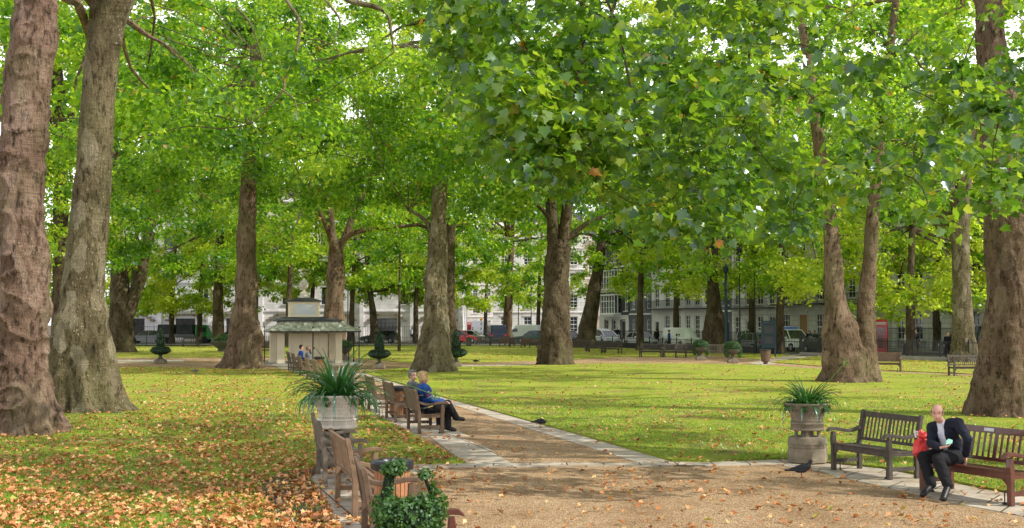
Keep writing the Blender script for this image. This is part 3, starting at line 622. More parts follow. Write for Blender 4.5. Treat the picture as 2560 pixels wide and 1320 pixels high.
def lattice(b, rf, z0, z1, n=22, rows=5):
    """woven basket relief: short slanted bars that change direction row by row"""
    for j in range(rows):
        za, zb = z0+(z1-z0)*j/rows, z0+(z1-z0)*(j+1)/rows; s = 1 if j % 2 else -1
        for i in range(n):
            for o in (-.28, .28):
                a = 2*PI*(i+o*.9)/n; a0, a1 = a-s*PI/n*.8, a+s*PI/n*.8; p0 = (rf(za)*math.cos(a0), rf(za)*math.sin(a0), za); p1 = (rf(zb)*math.cos(a1), rf(zb)*math.sin(a1), zb)
                b.bar(p0, p1, .030, .030, up=(math.cos(a), math.sin(a), 0))
def make_urn(label, loc, stone, sc, seed, pedestal=True, n=150, L0=.62, rz=0, pw=1.0):
    t = thing('stone_urn', label, 'urn', loc, rz, scale=sc)
    prof = [(.275, .535), (.29, .55), (.285, .575), (.268, .59), (.268, .64), (.288, .65), (.285, .675), (.252, .69), (.250, .72), (.262, .80), (.298, .88), (.342, .94), (.368, .965), (.378, .985), (.366, 1.005), (.325, 1.0), (.30, .97), (.28, .9), (.02, .9)]
    b = MB(); b.lathe(prof, 48, wob=lambda a, z: .018*math.sin(a*30) if .96 < z < 1.01 else 0)
    rf = lambda z: .250 + max(0, (z-.72))**2*1.75 + .004
    for i in range(44): a = 2*PI*i/44; b.box((.272*math.cos(a), .272*math.sin(a), .615), (.014, .018, .045), rz=a)
    bk = b.build('basket', stone, t, smooth=True)
    b = MB(); lattice(b, rf, .70, .945); b.build('lattice', stone, bk)
    b = MB(); b.lathe([(rf(z)+.003, z) for z in (.695, .76, .82, .88, .94)], 40, cap=False); b.build('lattice_gap_shade', 'stone_dark', bk, smooth=True)  # dark layer behind the bars paints the shade in the gaps
    b = MB(); b.lathe([(.30, .905), (.28, .93), (.01, .955)], 24, cap=False); b.build('soil', 'potting_soil', t)
    b = MB(); b.lathe([(.345*pw, 0), (.345*pw, .19), (.335*pw, .23), (.325*pw, .24), (.335*pw, .25), (.33*pw, .33)], 8); b.lathe([(.335*pw, .31), (.33*pw, .37), (.315*pw, .415), (.28*pw, .432), (.02, .432)], 32)
    for i in range(6): a = 2*PI*i/6+.3; b.lathe([(.05, .42), (.03, .45), (.028, .52), (.045, .55)], 8, (.22*pw*math.cos(a), .22*pw*math.sin(a), 0))
    b.lathe([(.12, .43), (.1, .54)], 12); b.build('pedestal', stone if not pedestal else pedestal, t, smooth=True)
    strap_plant(t, .93, n, L0, seed); leafy('trailing_foliage', [(0, 0, .97, .33, .33, .07)]+[(.33*math.cos(a), .33*math.sin(a), .93, .07, .07, .08) for a in (2.6, 3.3, 4.4, 5.5, 6.1)], 900, .035, 'ivy_leaf', t, seed, tint=(.5, 1), thick=.5)
    return t
def seed_stalk(t, pts, r=.006):
    b = MB(); b.tube(catmull(pts, 4), r, 5); e = Vector(pts[-1])
    for i in range(26):
        d = Vector(unit(np.random.default_rng(i), 1)[0]); b.tube([e, e+d*.06], .0022, 3, False); b.ball(e+d*.065, .007, 5, 4, (1, 1, 1.6))
    b.build('flower_stalk', 'stalk', t)
simple('stalk', (.16, .30, .05), .6)
q = P(2019, 1158); ur = make_urn('weathered grey lattice urn of spiky leaves at the corner of the right lawn', (q.x, q.y, .03), 'stone_weathered', 1.0, 5, 'stone_weathered', 190, .56)
lp = lambda px, py, Y, o, s: tuple((at(px, py, Y)-Vector(o))/s)
seed_stalk(ur, [(0.02, 0, 1.0), lp(2060, 965, 21.9, (q.x, q.y, .03), 1), lp(2114, 906, 21.8, (q.x, q.y, .03), 1)])
q = P(842, 1172); ul = make_urn('pale lattice stone urn of long drooping strap leaves behind the left benches', (q.x, q.y, .045), 'stone_white', 1.17, 8, 'stone_dark', 270, .72, pw=.72)
seed_stalk(ul, [(0.05, 0, .98), lp(960, 950, 21, (q.x, q.y, .045), 1.17), lp(1088, 988, 20.8, (q.x, q.y, .045), 1.17)])
def topiary(label, px, py, kind, sc=1.0, cone=True, group='clipped topiary urns', trail=False):
    q = P(px, py); t = thing('topiary_urn', label, 'topiary urn', (q.x, q.y, .03), 0, group, sc)
    b = MB(); b.box((0, 0, .09), (.62, .62, .18)); b.box((0, 0, .21), (.46, .46, .06)); b.build('plinth', 'stone_weathered', t, bevel=.01)
    b = MB(); b.lathe([(.2, .24), (.17, .27), (.10, .34), (.09, .42), (.12, .48), (.3, .56), (.42, .68), (.46, .82), (.02, .82)], 20); b.build('pot', 'stone_dark', t, smooth=True)
    if kind == 'drum':
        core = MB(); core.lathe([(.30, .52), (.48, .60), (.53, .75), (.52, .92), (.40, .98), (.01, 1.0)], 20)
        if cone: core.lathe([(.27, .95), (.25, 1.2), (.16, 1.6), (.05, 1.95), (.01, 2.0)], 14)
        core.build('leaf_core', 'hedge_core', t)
        sh = [(0, 0, .76, .62, .62, .24), (0, 0, .74, .60, .60, .2)] + ([(0, 0, 1.25, .27, .27, .40), (0, 0, 1.6, .20, .20, .35), (0, 0, 1.9, .10, .10, .18)] if cone else [])
    else:
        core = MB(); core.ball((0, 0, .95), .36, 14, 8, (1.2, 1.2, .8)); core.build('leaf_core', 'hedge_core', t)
        sh = [(0, 0, .95, .5, .5, .36), (.25, .1, 1.0, .25, .25, .22), (-.25, 0, 1.02, .25, .25, .22)]
        if trail: sh += [(.42, 0, .7, .16, .16, .4), (-.4, -.1, .68, .15, .15, .38)]
    leafy('clipped_foliage', sh, 5200, .05, 'box_leaf' if kind == 'drum' else 'ivy_leaf', t, px, thick=.16); return t
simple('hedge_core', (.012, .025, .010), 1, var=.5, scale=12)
topiary('drum and cone topiary on a stone foot left of the burl tree', 401, 909, 'drum')
topiary('drum and cone topiary urn between the kiosk and the lumpy tree', 948, 922, 'drum')
topiary('drum and cone topiary urn half hidden behind the right side of the lumpy tree', 1140, 918, 'drum')
topiary('round topiary ball urn seen under the right end of the kiosk roof', 862, 903, 'ball')
topiary('planted urn trailing pale greenery left of the dark tree by the railings', 1752, 901, 'ball', trail=True)
topiary('planted urn trailing pale greenery right of the dark tree by the railings', 1832, 908, 'ball', trail=True)
# wide stone planter with a leafy shrub far left
q = P(560, 880); t = thing('stone_planter', 'wide low stone planter with trailing shrub right of the ivy clad trunk', 'planter', (q.x, q.y, .03)); b = MB(); b.lathe([(.55, 0), (.5, .25), (.75, .4), (1.0, .8), (1.05, .88), (.9, .9), (.02, .85)], 20); b.build('bowl', 'stone_dark', t, smooth=True)
leafy('foliage', [(0, 0, 1.05, .7, .7, .45), (.5, 0, .8, .5, .5, .35), (-.6, 0, .8, .5, .5, .3)], 2600, .12, 'ivy_leaf', t, 77, tint=(.3, 1), thick=.6)
# ------------------------------------------------------------------ the near ivy basket
q = at(1022, 1320, 9.75); q = Vector((q.x, q.y, 0)); t = thing('topiary_basket', 'big ivy topiary shaped as a basket with two handle stumps, bottom centre', 'topiary basket', (q.x, q.y, .22), .1, scale=.90)
b = MB(); b.box((0, 0, .1), (.5, .5, .2)); b.lathe([(.2, .2), (.12, .28), (.10, .38), (.16, .46), (.27, .56), (.31, .66), (.32, .70), (.02, .70)], 24); b.build('pot', 'stone_weathered', t, smooth=True)
b = MB(); b.ball((0, 0, .80), .24, 16, 10, (1.02, 1.0, .60)); b.tube(catmull([(-.20, 0, .95), (-.17, 0, 1.1), (-.14, 0, 1.24)], 3), .045, 7); b.tube(catmull([(.20, 0, .95), (.15, 0, 1.08), (.12, 0, 1.17)], 3), .016, 6); b.build('stem_core', 'hedge_core', t)
leafy('ivy', [(0, 0, .80, .31, .30, .17), (-.19, 0, .86, .14, .17, .17), (.22, 0, .86, .12, .15, .17), (0, 0, .72, .28, .28, .12), (-.17, 0, 1.06, .045, .05, .12), (-.13, 0, 1.20, .115, .10, .07), (-.09, .02, 1.24, .07, .07, .05), (.14, 0, 1.15, .075, .07, .055), (.20, 0, 1.02, .035, .04, .08), (.05, 0, .60, .22, .22, .07), (.1, -.1, .9, .12, .1, .12), (-.05, -.12, .88, .1, .1, .1)], 6800, .028, 'ivy_leaf', t, 3, thick=.62, tmpl=lobed(), tint=(.25, 1))
q2 = Vector((q.x+.05, q.y-.55, 0)); t2 = thing('ivy_planter', 'low ivy cut off by the bottom edge below the topiary basket', 'planter', (q2.x, q2.y, 0)); b = MB(); b.lathe([(.3, 0), (.34, .5), (.38, .56), (.02, .55)], 20); b.build('pot', 'stone_weathered', t2, smooth=True)
leafy('ivy', [(0, 0, .56, .42, .4, .10), (.2, 0, .58, .28, .3, .09), (-.25, 0, .57, .2, .3, .09)], 3200, .032, 'ivy_leaf', t2, 4, thick=.5, tmpl=lobed())
# ------------------------------------------------------------------ kiosk
kx = P(900, 912); kw = 5.2; kxv = Vector((.9704, .2415, 0)); ko = kx - kxv*kw/2
K = thing('garden_kiosk', 'small cream kiosk with flared green copper roof topped by an urn', 'kiosk', (ko.x, ko.y, 0), math.atan2(.2415, .9704))
EZ = 1.95
b = MB(); b.box((0, 2.6, .04), (5.6, 5.8, .12)); b.build('step', 'pavement_stone', K)
def col(x, y): b = MB(); b.box((x, y, .16), (.46, .46, .2)); b.box((x, y, 1.05), (.38, .38, 1.75)); b.box((x, y, 1.86), (.46, .46, .08)); b.build('column', 'cream_paint', K, bevel=.01)
for x, y in ((-1.85, .9), (1.45, .9), (-1.85, 4.3), (1.45, 4.3), (-2.2, 2.6)): col(x, y)
b = MB(); b.box((-.2, 2.6, 1.0), (2.0, 2.6, 1.9)); hut = b.build('hut_wall', 'cream_paint', K)
b = MB(); b.box((-.2, 1.28, .98), (.82, .05, 1.75)); dr = b.build('door', 'cream_paint', K, bevel=.01); b = MB(); b.ball((.08, 1.24, .95), .05); b.build('handle', 'iron_black', dr)
for x_ in (-1.0, .62): b = MB(); b.box((x_, 1.28, .98), (.5, .04, 1.7)); b.build('wall_panel', 'cream_paint', K, bevel=.01)
# flared roof: rings from the eave inwards
def ring(hw, hd, z): return [(-hw, 2.6-hd, z), (hw, 2.6-hd, z), (hw, 2.6+hd, z), (-hw, 2.6+hd, z)]
rs = [(2.60, 2.85, EZ), (2.60, 2.85, EZ+.05), (2.35, 2.6, EZ+.13), (2.1, 2.3, EZ+.24), (1.9, 2.1, EZ+.38), (1.78, 2.0, EZ+.55)]
b = MB(); vs = sum([ring(*r) for r in rs], []); n = len(rs); fs = [(i*4+k, i*4+(k+1) % 4, i*4+4+(k+1) % 4, i*4+4+k) for i in range(n-1) for k in range(4)] + [(3, 2, 1, 0), tuple(4*(n-1)+k for k in range(4))]
b.add(vs, fs)
for k in range(1, 6):
    f = -1+k/3
    b.tube([(f*a, 2.6-d-.01, z+.012) for a, d, z in rs[1:]], .022, 5); b.tube([(a+.01, 2.6+f*d, z+.012) for a, d, z in rs[1:]], .022, 5)
for sx in (-1, 1):
    b.tube([(sx*a, 2.6-d, z+.015) for a, d, z in rs[1:]], .035, 5)
b.build('roof', 'copper_green', K)
b = MB(); b.box((0, 2.6, EZ-.035), (5.26, 5.76, .07)); b.build('eave_beam', 'iron_black', K)
b = MB(); b.box((-.25, 2.6, EZ+.60), (3.7, 4.2, .10)); b.box((-.3, 2.6, EZ+.68), (3.5, 3.8, .10), tap=.93); b.box((-.5, 2.6, EZ+.76), (2.6, 3.0, .12), tap=.93); b.build('upper_roof', 'lead_grey', K)
b = MB(); b.box((-.42, 2.6, EZ+.80), (1.85, 1.85, .1)); b.box((-.42, 2.6, EZ+1.25), (1.72, 1.72, .9)); b.box((-.42, 2.6, EZ+1.68), (1.82, 1.82, .07)); blk = b.build('roof_block', 'cream_paint', K, bevel=.015)
for rz_, o in ((0, (-.42, 2.6-.862)),): b = MB(); b.box((o[0], o[1], EZ+1.25), (1.25, .02, .62)); b.build('panel', 'white_panel', blk)
b = MB(); b.box((.862-.42, 2.6, EZ+1.25), (.02, 1.25, .62)); b.build('panel', 'white_panel', blk)
b = MB(); b.box((-.42, 2.6, EZ+1.75), (2.0, 2.0, .07)); b.box((-.42, 2.6, EZ+1.87), (1.85, 1.85, .17), tap=.5); b.build('cap', 'lead_grey', K)
b = MB(); b.box((-.42, 2.6, EZ+2.0), (.66, .66, .14)); b.box((-.42, 2.6, EZ+2.17), (.52, .52, .26), tap=.75); b.build('urn_pedestal', 'stone_white', K, bevel=.01)
b = MB(); b.lathe([(.15, EZ+2.30), (.11, EZ+2.34), (.09, EZ+2.42), (.14, EZ+2.47), (.24, EZ+2.56), (.27, EZ+2.72), (.25, EZ+2.76), (.29, EZ+2.79), (.29, EZ+2.83), (.2, EZ+2.87), (.15, EZ+2.98), (.06, EZ+3.04), (.05, EZ+3.10), (.01, EZ+3.13)], 20, (-.42, 2.6, 0)); b.build('urn_finial', 'stone_white', K, smooth=True)
for x, y in ((2.55, .05), (2.55, 2.6), (2.55, 5.2), (-.1, .05), (-2.55, 5.2)):
    b = MB(); b.tube([(x, y, 0), (x, y, EZ+.02)], .035, 8); b.lathe([(.07, 0), (.05, .08)], 8, (x, y, 0)); b.ball((x, y, EZ+.22), .05, 8, 6); b.tube([(x, y, EZ), (x, y, EZ+.2)], .02, 6); b.build('post', 'iron_black', K)
# ------------------------------------------------------------------ people and pigeons
def caps(b, pts, n=10):
    """chain of (point, radius)"""
    b.tube([p for p, r in pts], [r for p, r in pts], n)
    for p, r in pts: b.ball(p, r, n, 7)
def fuse(name, b, m, parent, vox=.014, sm=6):
    me = b.mesh(name); o = bpy.data.objects.new('tmp', me); C.objects.link(o)
    r = o.modifiers.new('r', 'REMESH'); r.mode = 'VOXEL'; r.voxel_size = vox
    s = o.modifiers.new('s', 'SMOOTH'); s.iterations = sm; s.factor = .5
    dg = bpy.context.evaluated_depsgraph_get(); dg.update(); e = o.evaluated_get(dg); me2 = bpy.data.meshes.new_from_object(e); me2.name = name
    bpy.data.objects.remove(o); me2.materials.clear()
    if str(m).startswith('cloth') and name != 'collar':      # creases: slanting folds pushed along the normal
        nn = [v.normal.copy() for v in me2.vertices]
        for v, vn in zip(me2.vertices, nn):
            c = v.co.copy(); q = Vector((c.x*6, c.y*6, c.z*13+c.x*5)); k = noise.noise(q)*.5+.35*noise.noise(q*2.3); v.co = c + vn*(.011*(1-abs(k)*2.4))
        me2.update()
    return link(name, me2, m, parent, True)
def frame(f, up=Vector((0, 0, 1))):
    f = f.normalized(); s = f.cross(up).normalized(); u = s.cross(f); return f, s, u   # forward, right, up
def head_parts(b, c, f, k=1.0):
    f, s, u = frame(f)
    W = lambda x, y, z: c + f*x*k + s*y*k + u*z*k
    M_ = Matrix((s, f, u)).transposed().to_4x4()
    def el(p, r):
        vb = MB(); vb.ball((0, 0, 0), 1, 14, 10, r); b.add([W(*p) + s*v[0]*k + f*v[1]*k + u*v[2]*k for v in vb.v], vb.f)
    el((-.012, 0, .035), (.075, .095, .088)); el((.022, 0, -.045), (.058, .068, .07)); el((.045, 0, -.088), (.034, .03, .026))
    el((.078, 0, -.02), (.012, .018, .022)); el((.090, 0, -.032), (.015, .014, .012)); el((.070, 0, .022), (.052, .018, .012)); el((.072, 0, -.066), (.026, .016, .012))
    for q in (-1, 1): el((-.005, q*.078, -.01), (.009, .020, .032)); el((.055, q*.038, -.028), (.022, .020, .020))
    return W
def fingers(b, wr, d, n_, k=1.0, curl=.6):
    """hand from the wrist: palm, four unequal fingers and a thumb; d points along the hand, n_ out of the palm"""
    d = d.normalized(); s = d.cross(n_).normalized(); n_ = s.cross(d).normalized()
    for o in (-.026, -.009, .009, .026): caps(b, [(wr, .022*k), (wr+d*.045*k+s*o*k, .017*k), (wr+d*.085*k+s*o*1.15*k, .013*k)], 7)
    for o, l in ((-.033, .062), (-.012, .075), (.010, .080), (.031, .070)):
        p0 = wr+d*.088*k+s*o*k; d1 = (d+n_*curl*.6).normalized(); p1 = p0+d1*l*.5*k; d2 = (d+n_*curl*1.8).normalized(); caps(b, [(p0, .0105*k), (p1, .0095*k), (p1+d2*l*.5*k, .008*k)], 6)
    p0 = wr+d*.025*k-s*.028*k; p1 = p0+(d*.6-s+n_*.3).normalized()*.038*k; caps(b, [(p0, .015*k), (p1, .012*k), (p1+(d+n_*.5-s*.2).normalized()*.032*k, .009*k)], 6)
def person(label, J, look, cloth, group=None, hi=False, hair='short', hairm='hair_dark', skinm='skin', w_=1.0, coat_len=.0, stripes=False, shirt=None, bald=False, cat='person', handdir=None):
    """J: joints in world space. cloth: top, legs, shoes materials"""
    o = Vector((J['pelvis'].x, J['pelvis'].y, 0)); J = {k: v-o for k, v in J.items()}; t = thing('person', label, cat, o, 0, group); vx = .011 if hi else .022
    b = MB(); hd = J['head']; W = head_parts(b, hd, look)
    neck = J['neck']; ch = J['chest']; pv = J['pelvis']
    caps(b, [(hd+Vector((0, 0, -.05)), .052), (neck, .056), (ch, .11*w_), (pv, .12*w_)])
    sh = {}
    for s in 'LR':
        caps(b, [(neck.lerp(ch, .35), .045), (J['sh'+s].lerp(ch, .25), .04), (J['el'+s], .034), (J['wr'+s], .026)])
        caps(b, [(pv, .1), (J['hip'+s], .075), (J['kn'+s], .05), (J['an'+s], .030), (J['an'+s].lerp(J['toe'+s], .6), .020)])
        hdv = (handdir or {}).get(s) or ((J['wr'+s]-J['el'+s]).normalized(), Vector((0, 0, -1)))
        fingers(b, J['wr'+s], hdv[0], hdv[1])
    fuse('body', b, skinm, t, .0095 if hi else .018, 3 if hi else 2)
    f, s_, u = frame(look)
    b = MB(); b.ball(W(.0705, -.031, .003), .0085, 8, 6, (1, 1, .6)); b.ball(W(.0705, .031, .003), .0085, 8, 6, (1, 1, .6)); b.build('eyes', 'eye_dark', t)
    b = MB(); a, c_, d_ = W(.094, -.024, -.067), W(.099, 0, -.064), W(.094, .024, -.067); b.tube([a, c_, d_], [.003, .0055, .003], 5); b.build('mouth', 'lips', t)
    b = MB()
    for q in (-1, 1): b.tube([W(.086, q*.016, .028), W(.085, q*.036, .034), W(.068, q*.056, .028)], .005, 5)
    b.build('eyebrows', hairm, t)
    def hel(p, r, bb):
        vb = MB(); vb.ball((0, 0, 0), 1, 14, 10, r); bb.add([W(*p) + s_*v[0] + f*v[1] + u*v[2] for v in vb.v], vb.f)
    b = MB()
    if bald:
        hel((-.052, 0, .01), (.084, .060, .070), b); hel((-.022, -.069, .020), (.018, .050, .042), b); hel((-.022, .069, .020), (.018, .050, .042), b); hel((-.05, 0, .088), (.05, .05, .03), b)
    elif hair == 'short':
        hel((-.032, 0, .055), (.086, .092, .085), b); hel((.028, 0, .105), (.066, .055, .032), b); hel((-.055, 0, .0), (.076, .055, .075), b)
        for q in (-1, 1): hel((-.005, q*.073, .035), (.018, .045, .05), b)
    else:
        hel((-.03, 0, .055), (.095, .10, .092), b); hel((.04, 0, .10), (.078, .05, .04), b); hel((-.06, 0, -.02), (.09, .065, .10), b)
        for q in (-1, 1): hel((-.01, q*.08, .0), (.028, .055, .085), b)
        rg = random.Random(3)
        for i in range(60):
            a = unit(np.random.default_rng(i+5), 1)[0]
            if a[0] < .55: hel((-.03+a[0]*.10, a[1]*.098, .05+a[2]*.095), (.022, .022, .022), b)
    fuse('hair', b, hairm, t, .009 if hi else .016, 1)
    # top: follows torso and sleeves, ends above the wrists
    b = MB(); bd = (neck-pv); L_ = bd.length; bd.normalize(); acr = (J['shR']-J['shL']).normalized(); fr = bd.cross(acr).normalized()
    if fr.dot(look) < 0 and False: fr = -fr
    def slab(c, hw, hd_, hz): vb = MB(); vb.ball((0, 0, 0), 1, 16, 10, (hw, hd_, hz)); b.add([c + acr*v[0] + fr*v[1] + bd*v[2] for v in vb.v], vb.f)
    slab(pv+bd*.02, .165*w_, .13*w_, .14); slab(pv+bd*L_*.35, .160*w_, .125*w_, .2); slab(pv+bd*L_*.68, .180*w_, .125*w_, .19); slab(neck-bd*.07, .165*w_, .09*w_, .075)
    for s in 'LR':
        el_, wr = J['el'+s], J['wr'+s]; cuff = el_.lerp(wr, .9)
        caps(b, [(neck+(J['sh'+s]-neck)*.55-bd*.02, .068*w_), (J['sh'+s]-bd*.01, .072*w_), (J['sh'+s].lerp(el_, .5), .062), (el_, .056), (cuff, .044)])
    if coat_len: 
        for s in 'LR': caps(b, [(J['hip'+s], .11), (J['hip'+s].lerp(J['kn'+s], coat_len), .10)])
    jk = fuse(cloth.get('topname', 'jacket'), b, cloth['top'], t, vx, 3)
    if shirt:
        fd = fr if fr.dot(J['front']) > 0 else -fr
        b = MB(); caps(b, [(neck+bd*.015+fd*.035, .045), (neck-bd*.06+fd*.080, .050), (neck-bd*.16+fd*.105, .055), (neck-bd*.27+fd*.112, .050), (neck-bd*.40+fd*.118, .036)], 12)
        fuse('shirt', b, shirt, t, .011, 3)
        b = MB()
        for q in (-1, 1): b.tube([neck+bd*.045+acr*q*.05+fd*.01, neck+bd*.02+acr*q*.035+fd*.07, neck-bd*.035+acr*q*.014+fd*.105], [.013, .018, .008], 6)
        fuse('collar', b, shirt, t, .007, 1)
        for q in (-1, 1):
            b = MB(); pts = [neck+bd*.03+acr*q*.075-fd*.0, neck-bd*.07+acr*q*.075+fd*.085, neck-bd*.20+acr*q*.065+fd*.128, neck-bd*.40+acr*q*.030+fd*.138]; b.tube(catmull(pts, 4), [.012+.014*math.sin(PI*i/12) for i in range(13)], 6); b.build('lapel', cloth['top'], jk, smooth=True)
    if stripes:
        for m_, a0, a1, rr in (('cloth_yellow', .40, .47, .067), ('cloth_red', .60, .68, .064), ('cloth_yellow', .80, .84, .060)):
            b = MB()
            for s in 'LR': b.tube([J['sh'+s].lerp(J['el'+s], a0), J['sh'+s].lerp(J['el'+s], a1)], rr, 14)
            b.build('sleeve_stripe', m_, jk)
        b = MB()
        for z, r in ((.08, .0), (.62, .0)):
            pts = [pv+bd*L_*z + acr*math.cos(a)*.168*w_ + fr*math.sin(a)*.134*w_ for a in np.linspace(0, 2*PI, 21)]; b.tube(pts, .012, 5)
        b.build('hem_stripe', 'cloth_yellow', jk)
    b = MB()
    for s in 'LR': caps(b, [(pv, .12*w_), (J['hip'+s], .104*w_), (J['hip'+s].lerp(J['kn'+s], .5), .094*w_), (J['kn'+s], .080), (J['kn'+s].lerp(J['an'+s], .55), .074), (J['an'+s]+Vector((0, 0, .01)), .066)])
    fuse('trousers', b, cloth['legs'], t, vx, 2)
    for s in 'LR':
        b = MB(); an, to = J['an'+s], J['toe'+s]; d = (to-an); d.normalize(); hl = an-d*.05-Vector((0, 0, .045)); caps(b, [(hl+Vector((0, 0, .03)), .04), (an+Vector((0, 0, -.01)), .050), (an.lerp(to, .5), .050), (to, .046)]); fuse('shoe', b, cloth['shoes'], t, .012, 2)
    return t
def seated(o, f, h=.45, lean=.0, look=None, side_lean=0, cross=False, arms='lap', k=1.0, torso=.53):
    """o: point on the seat under the hips; f: the way the body faces"""
    f, s, u = frame(f); o = Vector(o); pv = o+u*(h+.10); nk = pv + (u*math.cos(lean)+f*math.sin(lean)+s*side_lean).normalized()*torso*k
    J = {'pelvis': pv, 'neck': nk, 'chest': pv.lerp(nk, .62), 'head': nk+u*.155*k+f*.03, 'front': (f*math.cos(lean)-u*math.sin(lean))}
    for q, n in ((-1, 'L'), (1, 'R')):
        J['sh'+n] = nk - u*.045 + s*q*.175*k; J['hip'+n] = pv+s*q*.09 - u*.01; kn = pv+f*.44*k+s*q*.12 - u*.015; J['kn'+n] = kn; J['an'+n] = Vector((kn.x, kn.y, 0))+f*.02+u*.095; J['toe'+n] = J['an'+n]+f*.15-u*.055
        J['el'+n] = J['sh'+n] - u*.27 + f*.07 + s*q*.07; J['wr'+n] = pv+f*.27+s*q*.05+u*.11
    if cross:
        J['knR'] = pv+f*.43+s*.0+u*.10; J['anR'] = J['knR']+f*.20-u*.33-s*.08; J['toeR'] = J['anR']+f*.16-u*.03
    return J
def standing(o, f, h=1.75, stride=.0, arms=0):
    f, s, u = frame(f); o = Vector(o); k = h/1.75; pv = o+u*.95*k; nk = pv+u*.52*k
    J = {'pelvis': pv, 'neck': nk, 'chest': pv.lerp(nk, .6), 'head': nk+u*.155*k+f*.02, 'front': f}
    for q, n in ((-1, 'L'), (1, 'R')):
        J['sh'+n] = nk-u*.045*k+s*q*.18*k; J['hip'+n] = pv+s*q*.09; J['kn'+n] = pv*1.0+s*q*.10-u*.44*k+f*(q*stride*.5+.02); J['an'+n] = Vector((o.x, o.y, o.z))+s*q*.10+f*q*stride+u*.09; J['toe'+n] = J['an'+n]+f*.15-u*.05
        J['el'+n] = J['sh'+n]-u*.28*k+s*q*.05-f*q*stride*.5; J['wr'+n] = J['el'+n]-u*.22*k+f*(.08-q*stride*.5+arms)
    return J
# the man on the red bench: leans forward, looks towards us, right hand holds a small packet
bd_ = (RB_-RA_).normalized(); bf = Vector((bd_.y, -bd_.x, 0))
seat = RA_ + bd_*.42 + bf*.30
def mp(px, py, Y): return at(px, py, Y)
Jm = {'pelvis': seat+Vector((0, 0, .54)), 'neck': mp(2355, 1056, 17.85), 'head': mp(2343, 1033, 17.74)}
Jm['chest'] = Jm['pelvis'].lerp(Jm['neck'], .6); Jm['front'] = Vector((-.75, -.6, .12)).normalized()
Jm.update({'shR': mp(2331, 1069, 17.98), 'shL': mp(2395, 1058, 17.70), 'elR': mp(2327, 1108, 17.85), 'wrR': mp(2350, 1119, 17.55), 'elL': mp(2420, 1098, 17.60), 'wrL': mp(2414, 1140, 17.75),
           'hipR': seat+Vector((0, 0, .53))-bd_*.09, 'hipL': seat+Vector((0, 0, .53))+bd_*.09, 'knR': mp(2308, 1143, 17.95), 'knL': mp(2345, 1148, 17.60),
           'anR': mp(2328, 1211, 17.75), 'toeR': mp(2307, 1223, 17.66), 'anL': mp(2370, 1214, 17.42), 'toeL': mp(2358, 1231, 17.26)})
for k_ in ('anR', 'anL'): Jm[k_].z = max(.10, Jm[k_].z)
for k_ in ('toeR', 'toeL'): Jm[k_].z = .055
man = person('balding man in a dark navy suit and pale shirt sitting on the red bench', Jm, Vector((-.36, -.92, -.10)), {'top': 'cloth_navy', 'legs': 'cloth_black', 'shoes': 'leather_black', 'topname': 'jacket'}, hi=True, bald=True, hairm='hair_grizzled', skinm='skin_pale', shirt='cloth_shirt', w_=1.14, coat_len=.30,
             handdir={'R': (Vector((.95, -.15, .12)), Vector((0, .3, 1))), 'L': (Vector((.0, .1, -1)), Vector((-1, 0, 0)))})
p_ = mp(2372, 1106, 17.5); t = thing('food_packet', 'small mint green packet in the suited man\'s hand', 'packet', p_, .3); b = MB(); b.prism([(-.05, -.03), (.05, -.015), (.06, .03), (.0, .05), (-.045, .02)], 'y', -.008, .008); b.build('wrapper', 'paper_green', t, bevel=.003)
# carrier bag beside him
p_ = RA_ + bd_*.10 + bf*.22; q = P(2307, 1135); p_ = mp(2306, 1119, 18.2)
t = thing('carrier_bag', 'crumpled red and white carrier bag resting on the bench beside the man', 'bag', (p_.x, p_.y, p_.z), .4, scale=1.12)
def crumple(b, seed, amt):
    rg = np.random.default_rng(seed)
    for i, v in enumerate(b.v):
        V_ = Vector(v); d = V_.normalized() if V_.length > 0 else V_; b.v[i] = tuple(V_ + d*amt*(noise.noise(V_*9+Vector((seed, 0, 0))) + .6*noise.noise(V_*22)))
b = MB(); b.lathe([(.01, -.14), (.10, -.135), (.135, -.06), (.13, .02), (.10, .08), (.06, .11), (.085, .15), (.06, .19), (.01, .15)], 30, sx=1.0, sy=.65, cap=False); crumple(b, 4, .05); b.build('bag_body', 'bag_red', t, smooth=False)
b = MB(); b.tube([(-.05, 0, .10), (-.09, -.01, .2), (-.12, 0, .22), (-.10, 0, .13)], .012, 6); b.tube([(.03, -.1, .0), (.06, -.12, -.06), (.02, -.115, -.10)], [.02, .03, .01], 6); b.build('bag_handles', 'cloth_white', t)
# the couple, seen from behind
gz = .0
jw = seated(CA+SD*.40+SF*.27, SF, .44, lean=-.24, cross=True, side_lean=-.02); jw['head'] = jw['neck']+Vector((0.02, 0, .15))
for k_ in ('elR', 'elL'): jw[k_] += SF*.05
jw['wrR'] = jw['pelvis']+SF*.36+Vector((0, 0, .12)); jw['wrL'] = jw['pelvis']+SF*.34+Vector((0, 0, .15))
person('woman with short blonde hair in a blue striped jacket on the path bench', jw, Vector((.92, .30, .02)), {'top': 'cloth_blue', 'legs': 'cloth_black', 'shoes': 'leather_black'}, hi=True, hair='full', hairm='hair_blonde', stripes=True, w_=1.2, group='couple on the bench')
jm = seated(CA+SD*1.15+SF*.22, SF, .45, lean=-.36, side_lean=-.02, torso=.56); jm['head'] = jm['neck']+Vector((0.02, -.02, .15)); jm['shR'] += -SD*.03
person('grey haired man in a slate jacket turning to the blonde woman', jm, Vector((.75, -.62, 0)), {'top': 'cloth_grey', 'legs': 'cloth_black', 'shoes': 'leather_brown'}, hi=True, hairm='hair_grey', group='couple on the bench', w_=1.16)
